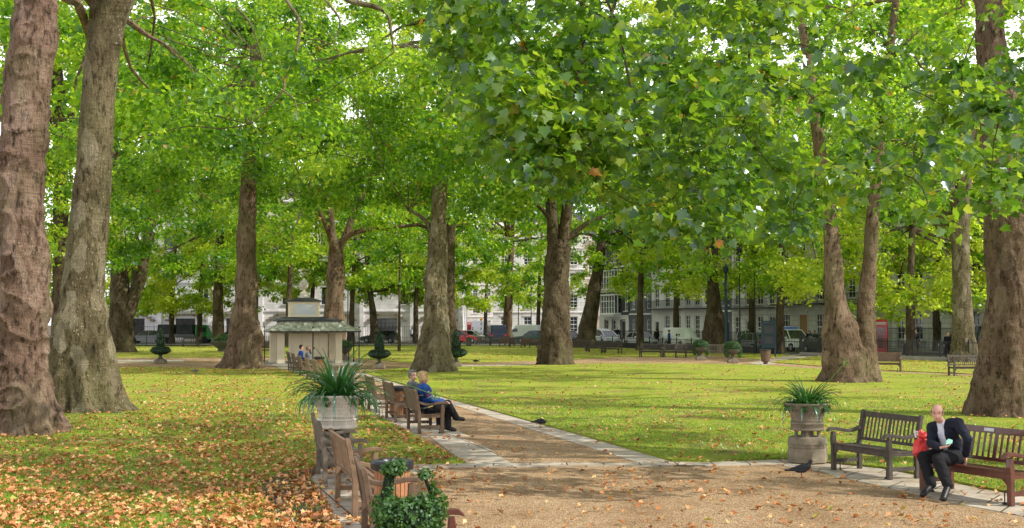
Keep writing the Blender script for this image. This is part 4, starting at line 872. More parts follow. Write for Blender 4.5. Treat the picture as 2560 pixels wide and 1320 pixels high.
# two far sitters by the kiosk
ja = seated(CA+SD*34.7+SF*.3, SF, .45); person('distant dark haired person in blue on the bench before the kiosk', ja, SF, {'top': 'cloth_blue', 'legs': 'cloth_black', 'shoes': 'leather_black'}, hairm='hair_dark')
jb = seated(CA+SD*31.0+SF*.3, SF, .45); jb['elL'] = jb['shL']+SF*.15+Vector((0, 0, .02)); jb['wrL'] = jb['head']-SD*.1+SF*.05; person('distant brown haired person in grey with a hand raised to the head', jb, SF, {'top': 'cloth_grey', 'legs': 'cloth_navy', 'shoes': 'leather_black'}, hairm='hair_brown')
def walker(px, Y, label, top, legs, hair='hair_dark', f=(1, 0, 0), z=.1, h=1.75, stride=.12, **k):
    o = Vector(((px-1280)/FOC*Y, Y, z)); return person(label, standing(o, Vector(f), h, stride), Vector(f), {'top': top, 'legs': legs, 'shoes': 'leather_black', 'topname': 'top'}, hairm=hair, **k)
walker(2264, 92, 'distant woman in a white top walking behind the right railings', 'cloth_white', 'cloth_black', f=(-1, -.2, 0), z=.12)
walker(2287, 90, 'distant man in a dark suit walking behind the right railings', 'cloth_navy', 'cloth_black', f=(-.3, -1, 0), z=.12, h=1.85)
walker(2367, 87, 'distant red haired woman in black behind the right railings', 'cloth_black', 'cloth_black', 'hair_red', f=(-.4, -1, 0), z=.12, h=1.65, hair_=None) if False else walker(2367, 87, 'distant red haired woman in black behind the right railings', 'cloth_black', 'cloth_black', 'hair_red', f=(-.4, -1, 0), z=.12, h=1.62)
walker(2380, 87.5, 'distant person in dark clothes beside the grey many stemmed trunk', 'cloth_navy', 'cloth_navy', f=(1, .2, 0), z=.12, h=1.8)
walker(1030, 158, 'distant person in pale blue near the white building entrance', 'cloth_shirt', 'cloth_navy', f=(0, -1, 0), z=.14)
walker(1037, 160, 'distant person in a red top near the white building entrance', 'cloth_red', 'cloth_navy', f=(-1, 0, 0), z=.14)
walker(1182, 196, 'distant person in navy beside the far phone box', 'cloth_navy', 'cloth_navy', f=(-1, 0, 0), z=.05)
walker(1543, 152, 'distant person in black outside the bay window house', 'cloth_black', 'cloth_black', f=(0, -1, 0), z=.15)
walker(1530, 150, 'distant person with brown hair left of the one in black outside the bay window house', 'cloth_grey', 'cloth_navy', 'hair_brown', f=(1, -.4, 0), z=.15)
walker(1641, 128, 'distant person in dark clothes between the silver car and the white van', 'cloth_black', 'cloth_black', f=(0, 1, 0), z=.1)
walker(1672, 114, 'distant person in a blue shirt bending at the side of the white van', 'cloth_blue', 'cloth_navy', f=(1, .1, 0), z=.05)
walker(2022, 104, 'distant person in navy standing right of the white car with the light bar', 'cloth_navy', 'cloth_navy', f=(0, -1, 0), z=.05)
walker(2036, 107, 'distant person in a brown coat standing left of the twin stemmed tree', 'cloth_grey', 'cloth_black', 'hair_brown', f=(1, -1, 0), z=.05)
walker(1365, 175, 'distant person in blue left of the double stemmed tree', 'cloth_blue', 'cloth_navy', f=(1, 0, 0), z=.1) if False else None
simple('feather_dark', (.022, .023, .028), .55, var=.4, scale=20); simple('feather_grey', (.12, .13, .15), .6, var=.3, scale=20); simple('bird_leg', (.30, .06, .04), .6)
def pigeon(label, p, rz, m='feather_dark', sc=1.0, down=False):
    t = thing('pigeon', label, 'pigeon', p, rz, 'pigeons', sc)
    b = MB(); hz = .10 if down else .20
    caps(b, [(Vector((-.10, 0, .115)), .026), (Vector((-.04, 0, .12)), .052), (Vector((.03, 0, .13)), .062), (Vector((.085, 0, .155 if not down else .12)), .045), (Vector((.115, 0, hz)), .026), (Vector((.125, 0, hz+.03)), .027)], 10)
    b.prism([(-.09, -.022), (-.22, -.035), (-.22, .035), (-.09, .022)], 'z', .09, .115); fuse('body', b, m, t, .008, 3)
    b = MB(); b.tube([(.15, 0, hz+.028), (.178, 0, hz+.018)], [.008, .002], 6); b.build('beak', 'stone_dark', t)
    for s in (-1, 1):
        b = MB(); b.prism([(.07, .16), (.03, .175), (-.10, .14), (-.19, .10), (-.10, .095), (.02, .09), (.07, .12)], 'y', s*.056, s*.064); b.build('wing', m, t, bevel=.002)
        b = MB(); b.tube([(.0, s*.025, .08), (.01, s*.025, .012)], .006, 5); b.tube([(-.02, s*.025, .006), (.04, s*.025, .006)], .005, 4); b.build('leg', 'bird_leg', t)
pigeon('dark pigeon walking right on the gravel before the right hand urn', P(2003, 1195), -.15, sc=1.15)
pigeon('pigeon pecking on the path kerb slabs', P(1350, 1068, .02), -.6, 'feather_dark', 1.1, True)
pigeon('small grey pigeon on the left lawn near the burl tree', P(487, 934, .045), .3, 'feather_grey', 1.1, True)
pigeon('dark bird on the far lawn strip right of the lumpy tree', P(1190, 908, .04), 2.8, 'feather_dark', 1.2, True)
# ------------------------------------------------------------------ materials
def stonewall(name, col, bw, bh, mortar=.7, var=.08, rough=.8):
    m, nt, b = newmat(name); tcn = N(nt, 'ShaderNodeTexCoord'); sp = N(nt, 'ShaderNodeSeparateXYZ'); nt.links.new(tcn.outputs['Object'], sp.inputs[0]); cb = N(nt, 'ShaderNodeCombineXYZ')
    nt.links.new(math_n(nt, 'ADD', sp.outputs[0], sp.outputs[1]), cb.inputs[0]); nt.links.new(sp.outputs[2], cb.inputs[1])
    br = N(nt, 'ShaderNodeTexBrick'); br.inputs['Scale'].default_value = 1; br.inputs['Brick Width'].default_value = bw; br.inputs['Row Height'].default_value = bh; br.inputs['Mortar Size'].default_value = .018 if bh > .2 else .008
    br.inputs['Color1'].default_value = tuple(c*(1-var) for c in col)+(1,); br.inputs['Color2'].default_value = tuple(min(1, c*(1+var)) for c in col)+(1,); br.inputs['Mortar'].default_value = tuple(c*mortar for c in col)+(1,)
    nt.links.new(cb.outputs[0], br.inputs['Vector']); c = mixc(nt, .8, br.outputs['Color'], ramp(nt, noise_n(nt, coords(nt), .5, 7, .65), [(.3, (.72, .70, .68)), (.6, (1, 1, 1))]), 'MULTIPLY')
    nt.links.new(c, b.inputs['Base Color']); b.inputs['Roughness'].default_value = rough; bump(nt, b, br.outputs['Fac'], -.4, .03)
stonewall('wall_portland', (.80, .77, .82), 1.1, .6, .78); stonewall('wall_beige', (.74, .68, .60), 1.2, .42, .5); stonewall('wall_stucco', (.82, .80, .76), 3.0, 1.5, .97, .02); stonewall('wall_rustic', (.78, .76, .73), 1.4, .45, .42, .04)
stonewall('wall_black_brick', (.060, .058, .062), .23, .08, 1.6, .3); stonewall('wall_grey_brick', (.14, .14, .155), .23, .08, 1.3, .2); stonewall('wall_pink', (.55, .42, .37), .23, .08, 1.2, .15); stonewall('wall_georgian', (.62, .60, .56), 1.1, .5, .6, .08)
def glassm():
    m, nt, b = newmat('window_glass'); b.inputs['Base Color'].default_value = (.025, .03, .035, 1); b.inputs['Roughness'].default_value = .08; b.inputs['Specular IOR Level'].default_value = .8
    n = noise_n(nt, coords(nt), .8, 2); nt.links.new(ramp(nt, n, [(.35, (.012, .015, .018)), (.65, (.06, .065, .07))]), b.inputs['Base Color'])
glassm()
simple('white_wood', (.78, .78, .76), .5, var=.04, bmp=0); simple('door_dark', (.03, .03, .035), .4); simple('slate', (.07, .072, .08), .7, var=.2, scale=3); simple('door_green', (.01, .07, .045), .4); simple('door_tan', (.35, .2, .08), .5)
simple('box_red', (.48, .018, .020), .35, var=.12, scale=3, spec=.5, coat=.3); simple('sign_white', (.8, .8, .78), .5, var=.03); simple('globe_amber', (.9, .42, .03), .3); simple('board_teal', (.025, .05, .06), .5); simple('post_blue', (.03, .055, .085), .5)
# ------------------------------------------------------------------ buildings. local x along the front, -y outwards
def building(name, label, p, rz, W, floors, wallm, depth=10, trim='white_wood', door_m='door_dark', roofz=None, cornice=True, win_m='white_wood', parapet=.8):
    """floors: list of dict(h, n, w, hh, sill, [doors], [bal], [xs])"""
    B = thing(name, label, 'building', p, rz); z = 0; wall = MB(); trimb = MB(); cache = {}
    for fi, fl in enumerate(floors):
        xs = fl.get('xs') or [W*(i+.5)/fl['n'] for i in range(fl['n'])]; ops = []
        for i, x in enumerate(xs):
            if i in fl.get('doors', ()): ops.append((x-fl.get('dw', 1.1)/2, x+fl.get('dw', 1.1)/2, .0, fl.get('dh', 2.5), 'door'))
            else: ops.append((x-fl['w']/2, x+fl['w']/2, fl['sill'], fl['sill']+fl['hh'], 'window'))
        cx = sorted({0, W} | {o[0] for o in ops} | {o[1] for o in ops}); cz = sorted({0, fl['h']} | {o[2] for o in ops} | {o[3] for o in ops})
        for i in range(len(cx)-1):
            for j in range(len(cz)-1):
                mx_, mz = (cx[i]+cx[i+1])/2, (cz[j]+cz[j+1])/2
                if cx[i+1]-cx[i] < 1e-4 or cz[j+1]-cz[j] < 1e-4 or any(o[0] < mx_ < o[1] and o[2] < mz < o[3] for o in ops): continue
                wall.add([(cx[i], 0, z+cz[j]), (cx[i+1], 0, z+cz[j]), (cx[i+1], 0, z+cz[j+1]), (cx[i], 0, z+cz[j+1])], [(0, 1, 2, 3)])
        for o in ops:
            a0, a1, c0, c1, k = o; c0 += z; c1 += z; d = .22
            wall.add([(a0, 0, c0), (a1, 0, c0), (a1, 0, c1), (a0, 0, c1), (a0, d, c0), (a1, d, c0), (a1, d, c1), (a0, d, c1)], [(0, 1, 5, 4), (1, 2, 6, 5), (2, 3, 7, 6), (3, 0, 4, 7)])
            w_, h_ = a1-a0, c1-c0; key = (round(w_, 2), round(h_, 2), k)
            if key not in cache:
                f = MB(); g = MB(); f.box((-w_/2+.05, 0, h_/2), (.1, .08, h_)); f.box((w_/2-.05, 0, h_/2), (.1, .08, h_)); f.box((0, 0, .05), (w_-.2, .08, .1)); f.box((0, 0, h_-.05), (w_-.2, .08, .1))
                if k == 'window':
                    nx = max(2, int(round(w_/.55))); nz = max(2, int(round(h_/.6)))
                    for i in range(1, nx): f.box((-w_/2+w_*i/nx, 0, h_/2), (.045, .05, h_-.2))
                    for i in range(1, nz): f.box((0, 0, h_*i/nz), (w_-.2, .054 if i != nz//2 else .09, .045 if i != nz//2 else .09))
                    g.add([(-w_/2, .03, 0), (w_/2, .03, 0), (w_/2, .03, h_), (-w_/2, .03, h_)], [(0, 1, 2, 3)])
                else: g.box((0, .05, h_/2-.02), (w_-.18, .05, h_-.1)); [g.box((sx*w_*.2, .02, zz), (w_*.25, .03, h_*.3)) for sx in (-1, 1) for zz in (h_*.27, h_*.68)]
                cache[key] = (f.mesh(k+'_frame'), g.mesh('pane'))
                cache[key][0].materials.append(mat(win_m)); cache[key][1].materials.append(mat('window_glass' if k == 'window' else door_m))
            r = bpy.data.objects.new(k, cache[key][0]); C.objects.link(r); r.parent = B; r.location = ((a0+a1)/2, .14, c0)
            r2 = bpy.data.objects.new('pane' if k == 'window' else 'door_leaf', cache[key][1]); C.objects.link(r2); r2.parent = r
            if k == 'window': trimb.box(((a0+a1)/2, -.06, c0-.05), (w_+.2, .22, .1))
            if fl.get('arch'): trimb.box(((a0+a1)/2, -.04, c1+.14), (w_+.36, .14, .2))
        if fl.get('bal'):
            bb = MB(); xa, xb = fl['bal'] if isinstance(fl['bal'], tuple) else (.2, W-.2)
            bb.box(((xa+xb)/2, -.5, z-.06), (xb-xa, 1.0, .12)); bb.box(((xa+xb)/2, -.97, z+.95), (xb-xa, .05, .05))
            for i in range(int((xb-xa)/.16)): bb.box((xa+.08+i*.16, -.97, z+.47), (.025, .025, .92))
            bb.build('balcony', 'iron_black', B)
        z += fl['h']
        if fi < len(floors)-1: trimb.box((W/2, -.07, z), (W, .16, .18))
    if cornice: trimb.box((W/2, -.18, z+.1), (W, .5, .22)); trimb.box((W/2, -.1, z-.12), (W, .3, .2))
    wall.add([(0, 0, 0), (0, depth, 0), (0, depth, z), (0, 0, z), (W, 0, 0), (W, depth, 0), (W, depth, z), (W, 0, z), (0, 0, z+parapet), (W, 0, z+parapet), (W, .3, z+parapet), (0, .3, z+parapet)], [(0, 3, 2, 1), (4, 5, 6, 7), (1, 2, 6, 5), (3, 7, 6, 2), (3, 8, 9, 7), (8, 11, 10, 9)])
    wo_ = MB(); wo_.v, wo_.f = wall.v, wall.f; me = bpy.data.meshes.new('wall'); me.from_pydata(wall.v, [], wall.f); me.update(); link('wall', me, wallm, B)
    trimb.build('trim', trim, B)
    rb_ = MB(); rb_.prism([(.0, z+.2), (2.4, z+2.6), (depth-2, z+2.6), (depth, z)], 'x', .3, W-.3); rf = rb_.build('roof', 'slate', B)
    c_ = MB(); c_.box((.9, depth*.5, z+3.4), (.9, 2.2, 2.4)); c_.build('chimney', wallm, rf)
    return B
WB = building('stone_building', 'long white stone office building with stepped doorways across the far left', (-54, 172, .14), 0, 47.4,
    [dict(h=3.9, n=7, w=2.6, hh=2.6, sill=.3, doors=(4,), dw=2.2, dh=2.7), dict(h=3.8, n=9, w=1.1, hh=2.3, sill=.9), dict(h=3.6, n=9, w=1.5, hh=2.2, sill=.8), dict(h=3.6, n=9, w=1.5, hh=2.2, sill=.8), dict(h=3.6, n=9, w=1.5, hh=2.2, sill=.8)], 'wall_portland', 16, trim='wall_portland', win_m='door_dark')
b = MB()
for i in range(7):
    x = 47.4*(i+.5)/7
    for k, (dx, dz) in enumerate(((1.35, 3.05), (1.9, 2.75), (2.4, 2.4))):
        for s in (-1, 1): b.box((x+s*dx, -.13-.05*k, dz+.25), (.55, .28+.1*k, .28))
    b.box((x, -.13, 3.42), (2.6, .28, .26))
b.build('stepped_lintels', 'stone_weathered', WB)
b = MB()
for i in range(8): b.box((47.4*i/7+(.3 if i == 0 else -.3 if i == 7 else 0), -.2, 9), (.55, .4, 18))
b.build('pilasters', 'wall_portland', WB)
building('stone_building', 'pale rusticated stone building closing the view in the centre', (-3.2, 215, 0), 0, 15.5, [dict(h=4.2, n=4, w=1.3, hh=2.6, sill=.9, doors=(2,), dw=1.5, dh=3, arch=1)]+[dict(h=3.6, n=4, w=1.3, hh=2.2, sill=.8, arch=1)]*4, 'wall_rustic', 12, trim='wall_beige')
building('brick_house', 'pinkish brick house behind the double stemmed tree', (12.3, 222, 0), -.1, 9, [dict(h=3.6, n=3, w=1.1, hh=2.1, sill=.8, doors=(1,))]+[dict(h=3.3, n=3, w=1.1, hh=1.9, sill=.8)]*4, 'wall_pink', 10)
building('stone_building', 'faint cream building at the end of the street gap', (-14, 320, 0), 0, 16, [dict(h=4, n=5, w=1.3, hh=2.2, sill=.9)]*6, 'wall_beige', 10)
HR = math.atan2(-.9325, .361)
def house(t_far, w, *a, **k):
    q = RO + RU*t_far + RV*19; return building(a[0], a[1], (q.x, q.y, .15), HR, w, *a[2:], **k)
bh = house(85, 8.8, 'townhouse', 'black brick townhouse with white two storey bay windows and white ground floor', [dict(h=3.2, n=3, w=1.3, hh=1.9, sill=.8, doors=(2,), dw=1.6, dh=2.6, xs=[2.2, 4.4, 7.1]), dict(h=3.2, n=2, w=1.0, hh=2.2, sill=.6, xs=[1.0, 7.9]), dict(h=3.2, n=2, w=1.0, hh=2.0, sill=.6, xs=[1.0, 7.9]), dict(h=3, n=3, w=1.1, hh=1.8, sill=.6), dict(h=3, n=3, w=1.1, hh=1.6, sill=.6)], 'wall_black_brick')
b = MB(); b.box((4.4, -.06, 1.55), (8.7, .1, 3.1)); gf = MB()
gf.box((.75, -.05, 1.6), (1.5, .12, 3.2)); gf.box((3.3, -.05, 1.6), (.9, .12, 3.2)); gf.box((5.65, -.05, 1.6), (1.2, .12, 3.2)); gf.box((8.35, -.05, 1.6), (.9, .12, 3.2)); gf.box((4.4, -.08, 2.98), (8.8, .14, .5)); gf.box((2.2, -.05, .38), (1.38, .1, .75)); gf.box((4.4, -.05, .38), (1.28, .1, .75)); gf.build('ground_floor_render', 'wall_stucco', bh)
for z0 in (3.35, 6.55):
    f = MB(); w_ = 4.0; x0 = 4.3; h_ = 2.6; D = .9
    f.box((x0, -D/2, z0+.12), (w_+.2, D+.2, .24)); f.box((x0, -D/2, z0+h_), (w_+.3, D+.3, .2))
    for i in range(6): f.box((x0-w_/2+w_*i/5, -D, z0+h_/2), (.14, .12, h_))
    for s in (-1, 1): f.box((x0+s*w_/2, -D/2, z0+h_/2), (.12, .14, h_))
    f.box((x0, -D, z0+h_*.68), (w_, .1, .1)); f.box((x0, -D, z0+h_*.36), (w_, .07, .05)); bw = f.build('bay_window', 'white_wood', bh)
    g = MB(); g.box((x0, -D/2+.03, z0+h_/2), (w_-.1, D-.1, h_-.2)); g.build('pane', 'window_glass', bw)
b = MB(); b.box((4.4, -.75, 3.2), (5.0, 1.5, .14)); b.build('canopy', 'white_wood', bh)
house(76, 6, 'townhouse', 'dark grey brick townhouse with a small white pedimented door', [dict(h=3.4, n=3, w=.9, hh=1.9, sill=.8, doors=(1,), dw=1.0, dh=2.3)]+[dict(h=3.2, n=3, w=.9, hh=2, sill=.6)]*2+[dict(h=2.8, n=3, w=.9, hh=1.5, sill=.6)]*2, 'wall_grey_brick', door_m='white_wood')
house(70, 8, 'townhouse', 'white stucco townhouse with tall windows and a black balcony', [dict(h=4.0, n=3, w=1.4, hh=2.7, sill=.5, doors=(0,)), dict(h=3.8, n=3, w=1.3, hh=2.8, sill=.2, bal=True)]+[dict(h=3.3, n=3, w=1.2, hh=2, sill=.6)]*3, 'wall_stucco')
house(62, 6.5, 'townhouse', 'white stucco townhouse with three tall windows behind the white van', [dict(h=4.0, n=3, w=1.2, hh=2.7, sill=.5), dict(h=3.8, n=3, w=1.2, hh=2.6, sill=.3, bal=True)]+[dict(h=3.3, n=3, w=1.1, hh=2, sill=.6)]*3, 'wall_stucco')
house(55.5, 4.5, 'townhouse', 'narrow dark grey brick townhouse behind the dark tree by the railings', [dict(h=3.6, n=2, w=1.1, hh=2.1, sill=.8, doors=(1,))]+[dict(h=3.3, n=2, w=1.1, hh=2, sill=.6)]*4, 'wall_grey_brick')
house(51, 9, 'townhouse', 'stone townhouse with banded ground floor and green door', [dict(h=3.9, n=4, w=1.2, hh=2.4, sill=.6, doors=(1,), arch=1), dict(h=3.8, n=4, w=1.2, hh=2.6, sill=.3, bal=True, arch=1)]+[dict(h=3.3, n=4, w=1.1, hh=2, sill=.6)]*3, 'wall_rustic', trim='wall_georgian', door_m='door_green')
house(42, 9, 'townhouse', 'grey stone townhouse with balustrade and tan arched door', [dict(h=4.2, n=3, w=1.5, hh=2.6, sill=.6, doors=(1,), dw=1.6, dh=3.2, arch=1), dict(h=4, n=3, w=1.4, hh=2.8, sill=.3, bal=True, arch=1)]+[dict(h=3.4, n=3, w=1.2, hh=2, sill=.6)]*3, 'wall_georgian', trim='wall_georgian', door_m='door_tan')
house(33, 9.5, 'townhouse', 'grey stone townhouse seen between the two stems of the twin stemmed tree', [dict(h=4.1, n=4, w=1.1, hh=2.5, sill=.6, doors=(3,)), dict(h=3.8, n=4, w=1.2, hh=2.4, sill=.5, bal=True)]+[dict(h=3.3, n=4, w=1.1, hh=2, sill=.6)]*3, 'wall_georgian', trim='wall_rustic')
house(23.5, 12, 'townhouse', 'white banded stone mansion behind the right phone box and railings', [dict(h=4.2, n=5, w=1.1, hh=2.5, sill=.8, doors=(2,), arch=1), dict(h=3.9, n=5, w=1.2, hh=2.5, sill=.5, arch=1)]+[dict(h=3.3, n=5, w=1.1, hh=2, sill=.6)]*3, 'wall_rustic', trim='wall_rustic')
house(11.5, 14, 'townhouse', 'white stone townhouse with pale columns at the far right edge', [dict(h=4.2, n=5, w=1.3, hh=2.7, sill=.6, doors=(0,)), dict(h=3.9, n=5, w=1.2, hh=2.5, sill=.5, bal=True)]+[dict(h=3.3, n=5, w=1.1, hh=2, sill=.6)]*3, 'wall_stucco')
# ------------------------------------------------------------------ railings
def railing(label, p0, p1, h=1.25, gap=.13, r=.011, plinth=.12, kerb='pavement_stone', post=2.6):
    p0, p1 = Vector(p0), Vector(p1); L_ = (p1-p0).length; t = thing('railings', label, 'railings', p0, math.atan2((p1-p0).y, (p1-p0).x))
    b = MB(); b.box((L_/2, 0, plinth/2), (L_, .28, plinth)); b.build('plinth', kerb, t)
    b = MB(); b.box((L_/2, 0, h-.10), (L_, .03, .035)); b.box((L_/2, 0, plinth+.12), (L_, .03, .035)); b.build('rail', 'iron_black', t)
    b = MB(); n = int(L_/gap)
    for i in range(n): x = gap*(i+.5); b.add([(x-r, -r, plinth), (x+r, -r, plinth), (x+r, r, plinth), (x-r, r, plinth), (x-r, -r, h-.03), (x+r, -r, h-.03), (x+r, r, h-.03), (x-r, r, h-.03), (x, 0, h+.04)], [(0, 1, 5, 4), (1, 2, 6, 5), (2, 3, 7, 6), (3, 0, 4, 7), (4, 5, 8), (5, 6, 8), (6, 7, 8), (7, 4, 8)])
    b.build('bars', 'iron_black', t)
    b = MB(); b.box((0, 0, h/2), (.06, .06, h+.06)); b.ball((0, 0, h+.07), .05, 6, 4); me = b.mesh('post'); me.materials.append(MATS['iron_black'])
    for i in range(int(L_/post)+1): o = bpy.data.objects.new('post', me); C.objects.link(o); o.parent = t; o.location = (min(L_-.03, max(.03, i*post)), 0, 0)
    return t
Q = lambda t, s=0, z=.05: Vector((RO+RU*t+RV*s).to_3d())+Vector((0, 0, z))
railing('black iron railings along the right side of the square behind the grey bench', Q(-50), Q(9.5), plinth=.22)
railing('black iron railings on a black plinth below the parked cars, centre right', Q(13), Q(52), h=1.0, plinth=.50, kerb='iron_black', gap=.2)
railing('tall black area railings in front of the white mansion at right', Q(-6, 17, .15), Q(24, 17, .15), h=1.9, gap=.16)
railing('black area railings before the stucco and brick townhouses', Q(28, 17, .15), Q(84, 17, .15), h=1.35, gap=.18)
railing('low dark railings at the far left edge of the square', (-70, 136.2, .02), (3.5, 136.2, .02), h=1.0, gap=.22, r=.014, plinth=.1, kerb='stone_dark')
railing('thin tall railings before the white stone building', (-52, 167.5, .14), (-8, 167.5, .14), h=1.9, gap=.30, r=.016, plinth=.1)
# gate with hoops
gt = thing('iron_gate', 'black iron gate with curved hoops beside the noticeboard', 'gate', Q(9.5, 0, .02), math.atan2(RU.y, RU.x)); b = MB()
for i in range(8): x = .2+i*.42; b.tube([(x, 0, .1), (x, 0, 1.15), (x+.1, 0, 1.32), (x+.2, 0, 1.15), (x+.2, 0, .1)], .018, 5)
b.box((1.75, 0, .12), (3.5, .04, .05)); b.box((1.75, 0, 1.0), (3.5, .04, .05)); b.build('gate_leaf', 'iron_black', gt)
for x in (0.0, 3.5): b = MB(); b.box((x, 0, .75), (.14, .14, 1.5)); b.ball((x, 0, 1.56), .09, 8, 6); b.build('gate_post', 'iron_black', gt)
# noticeboard
q = P(1922, 893); t = thing('noticeboard', 'tall dark teal noticeboard on two posts by the gate', 'noticeboard', (q.x, q.y, 0), -.15); 
for s in (-1, 1): b = MB(); b.box((s*.45, 0, 1.3), (.12, .12, 2.6)); b.lathe([(.1, 2.6), (.05, 2.7), (.01, 2.8)], 8, (s*.45, 0, 0)); b.build('post', 'post_blue', t)
b = MB(); b.box((0, 0, 1.55), (.78, .10, 1.8)); b.box((0, 0, 2.52), (.78, .14, .12)); bo = b.build('board', 'board_teal', t); b = MB(); b.box((0, -.06, 1.95), (.6, .015, .55)); b.box((0, -.06, 1.2), (.6, .015, .5)); b.build('notice', 'slate', bo)
# ------------------------------------------------------------------ lettering, phone boxes
def text(parent, s, size, loc, rot, m, name='lettering'):
    cu = bpy.data.curves.new(name, 'FONT'); cu.body = s; cu.size = size; cu.align_x = 'CENTER'; cu.align_y = 'CENTER'; cu.extrude = .004; o = bpy.data.objects.new('tmp', cu); C.objects.link(o)
    dg = bpy.context.evaluated_depsgraph_get(); dg.update(); me = bpy.data.meshes.new_from_object(o.evaluated_get(dg)); bpy.data.objects.remove(o)
    me.materials.clear(); r = link(name, me, m, parent); r.location = loc; r.rotation_euler = rot; return r
def phone_box(label, p, rz):
    t = thing('phone_box', label, 'phone box', p, rz, 'red phone boxes'); h = .46
    b = MB(); b.box((0, 0, .10), (.96, .96, .2)); 
    for sx in (-1, 1):
        for sy in (-1, 1): b.box((sx*.40, sy*.40, 1.2), (.12, .12, 2.0))
    for r_, o in (((.70, .06), 0), ((.06, .70), 1)):
        for s in (-1, 1):
            c = (0, s*.42) if o == 0 else (s*.42, 0); b.box((c[0], c[1], .36), (r_[0], r_[1], .34)); b.box((c[0], c[1], 2.10), (r_[0], r_[1], .16))
    b.build('frame', 'box_red', t, bevel=.008)
    b = MB(); b.box((0, 0, 2.29), (.98, .98, .24)); 
    vs = []; n = 10
    b.box((0, 0, 2.43), (1.0, 1.0, .05)); b.ball((0, 0, 2.42), .5, 20, 10, (1, 1, .38)); b.box((0, 0, 2.48), (.86, .86, .1), tap=.7); ro = b.build('roof', 'box_red', t, bevel=.01)
    for a in range(4):
        s = MB(); s.box((0, 0, 0), (.72, .012, .15)); sg = s.build('sign', 'sign_white', ro); sg.location = (math.sin(a*PI/2)*.495, -math.cos(a*PI/2)*.495, 2.29); sg.rotation_euler = (0, 0, a*PI/2)
        text(sg, 'TELEPHONE', .125, (0, -.012, 0), (PI/2, 0, 0), 'door_dark')
        g = MB(); g.add([(-.34, .02, .53), (.34, .02, .53), (.34, .02, 2.02), (-.34, .02, 2.02)], [(0, 1, 2, 3)]); g_ = g.build('pane', 'window_glass', t); g_.location = (math.sin(a*PI/2)*.42, -math.cos(a*PI/2)*.42, 0); g_.rotation_euler = (0, 0, a*PI/2)
        f = MB()
        for i in range(9): f.box((0, 0, .53+1.49*i/8), (.68, .035, .03))
        for x in (-.22, .22): f.box((x, 0, 1.27), (.03, .04, 1.49))
        g2 = f.build('glazing_bars', 'box_red', t); g2.location = g_.location; g2.rotation_euler = g_.rotation_euler
    return t
def gp_at(px, Y, z=0): return Vector(((px-1280)/FOC*Y, Y, z))
phone_box('red phone box behind the right railings beside the twin stemmed tree', gp_at(2201, 92, .1), -.35)
phone_box('tiny distant red phone box near the amber crossing globe', gp_at(1171, 205, .0), .1)
q = gp_at(1216, 196); q = gp_at(1203, 196); t = thing('crossing_beacon', 'black and white banded crossing post with amber globe', 'beacon', q); b = MB(); 
for i in range(8): (b if i % 2 == 0 else b).lathe([(.07, .35*i), (.07, .35*i+.34)], 10)
b.build('pole', 'sign_white', t); b = MB()
for i in range(0, 8, 2): b.lathe([(.074, .35*i+.02), (.074, .35*i+.33)], 10)
b.build('black_bands', 'door_dark', t); b = MB(); b.ball((0, 0, 3.0), .22, 14, 10); b.build('globe', 'globe_amber', t, smooth=True)
def lamp(label, px, Y, h, m='iron_black', head=True, r=.06, cat='lamp post', name='lamp_post'):
    t = thing(name, label, cat, gp_at(px, Y, .05)); b = MB(); b.lathe([(r*2.2, 0), (r*2, .6), (r*1.2, .8), (r, 1.0), (r*.7, h)], 10); b.build('pole', m, t)
    if head: b = MB(); b.lathe([(.06, h), (.2, h+.15), (.24, h+.5), (.1, h+.65), (.02, h+.8)], 8); b.build('lantern', m, t)
    return t
lamp('thick blue grey post right of the dark tree by the railings', 1815, 100, 6.2, 'post_blue', r=.14)
lamp('slim black lamp post left of the silver people carrier', 1849, 98, 7.5); lamp('second slim black lamp post above the dark estate car', 1887, 99, 7.5); lamp('thin lamp post against the white building right of the kiosk', 870, 150, 8, r=.07); lamp('thin post before the pale building in the centre', 1296, 180, 8, r=.07); lamp('tall thin post left of the double stemmed tree before the pale building', 1328, 182, 9, r=.07)
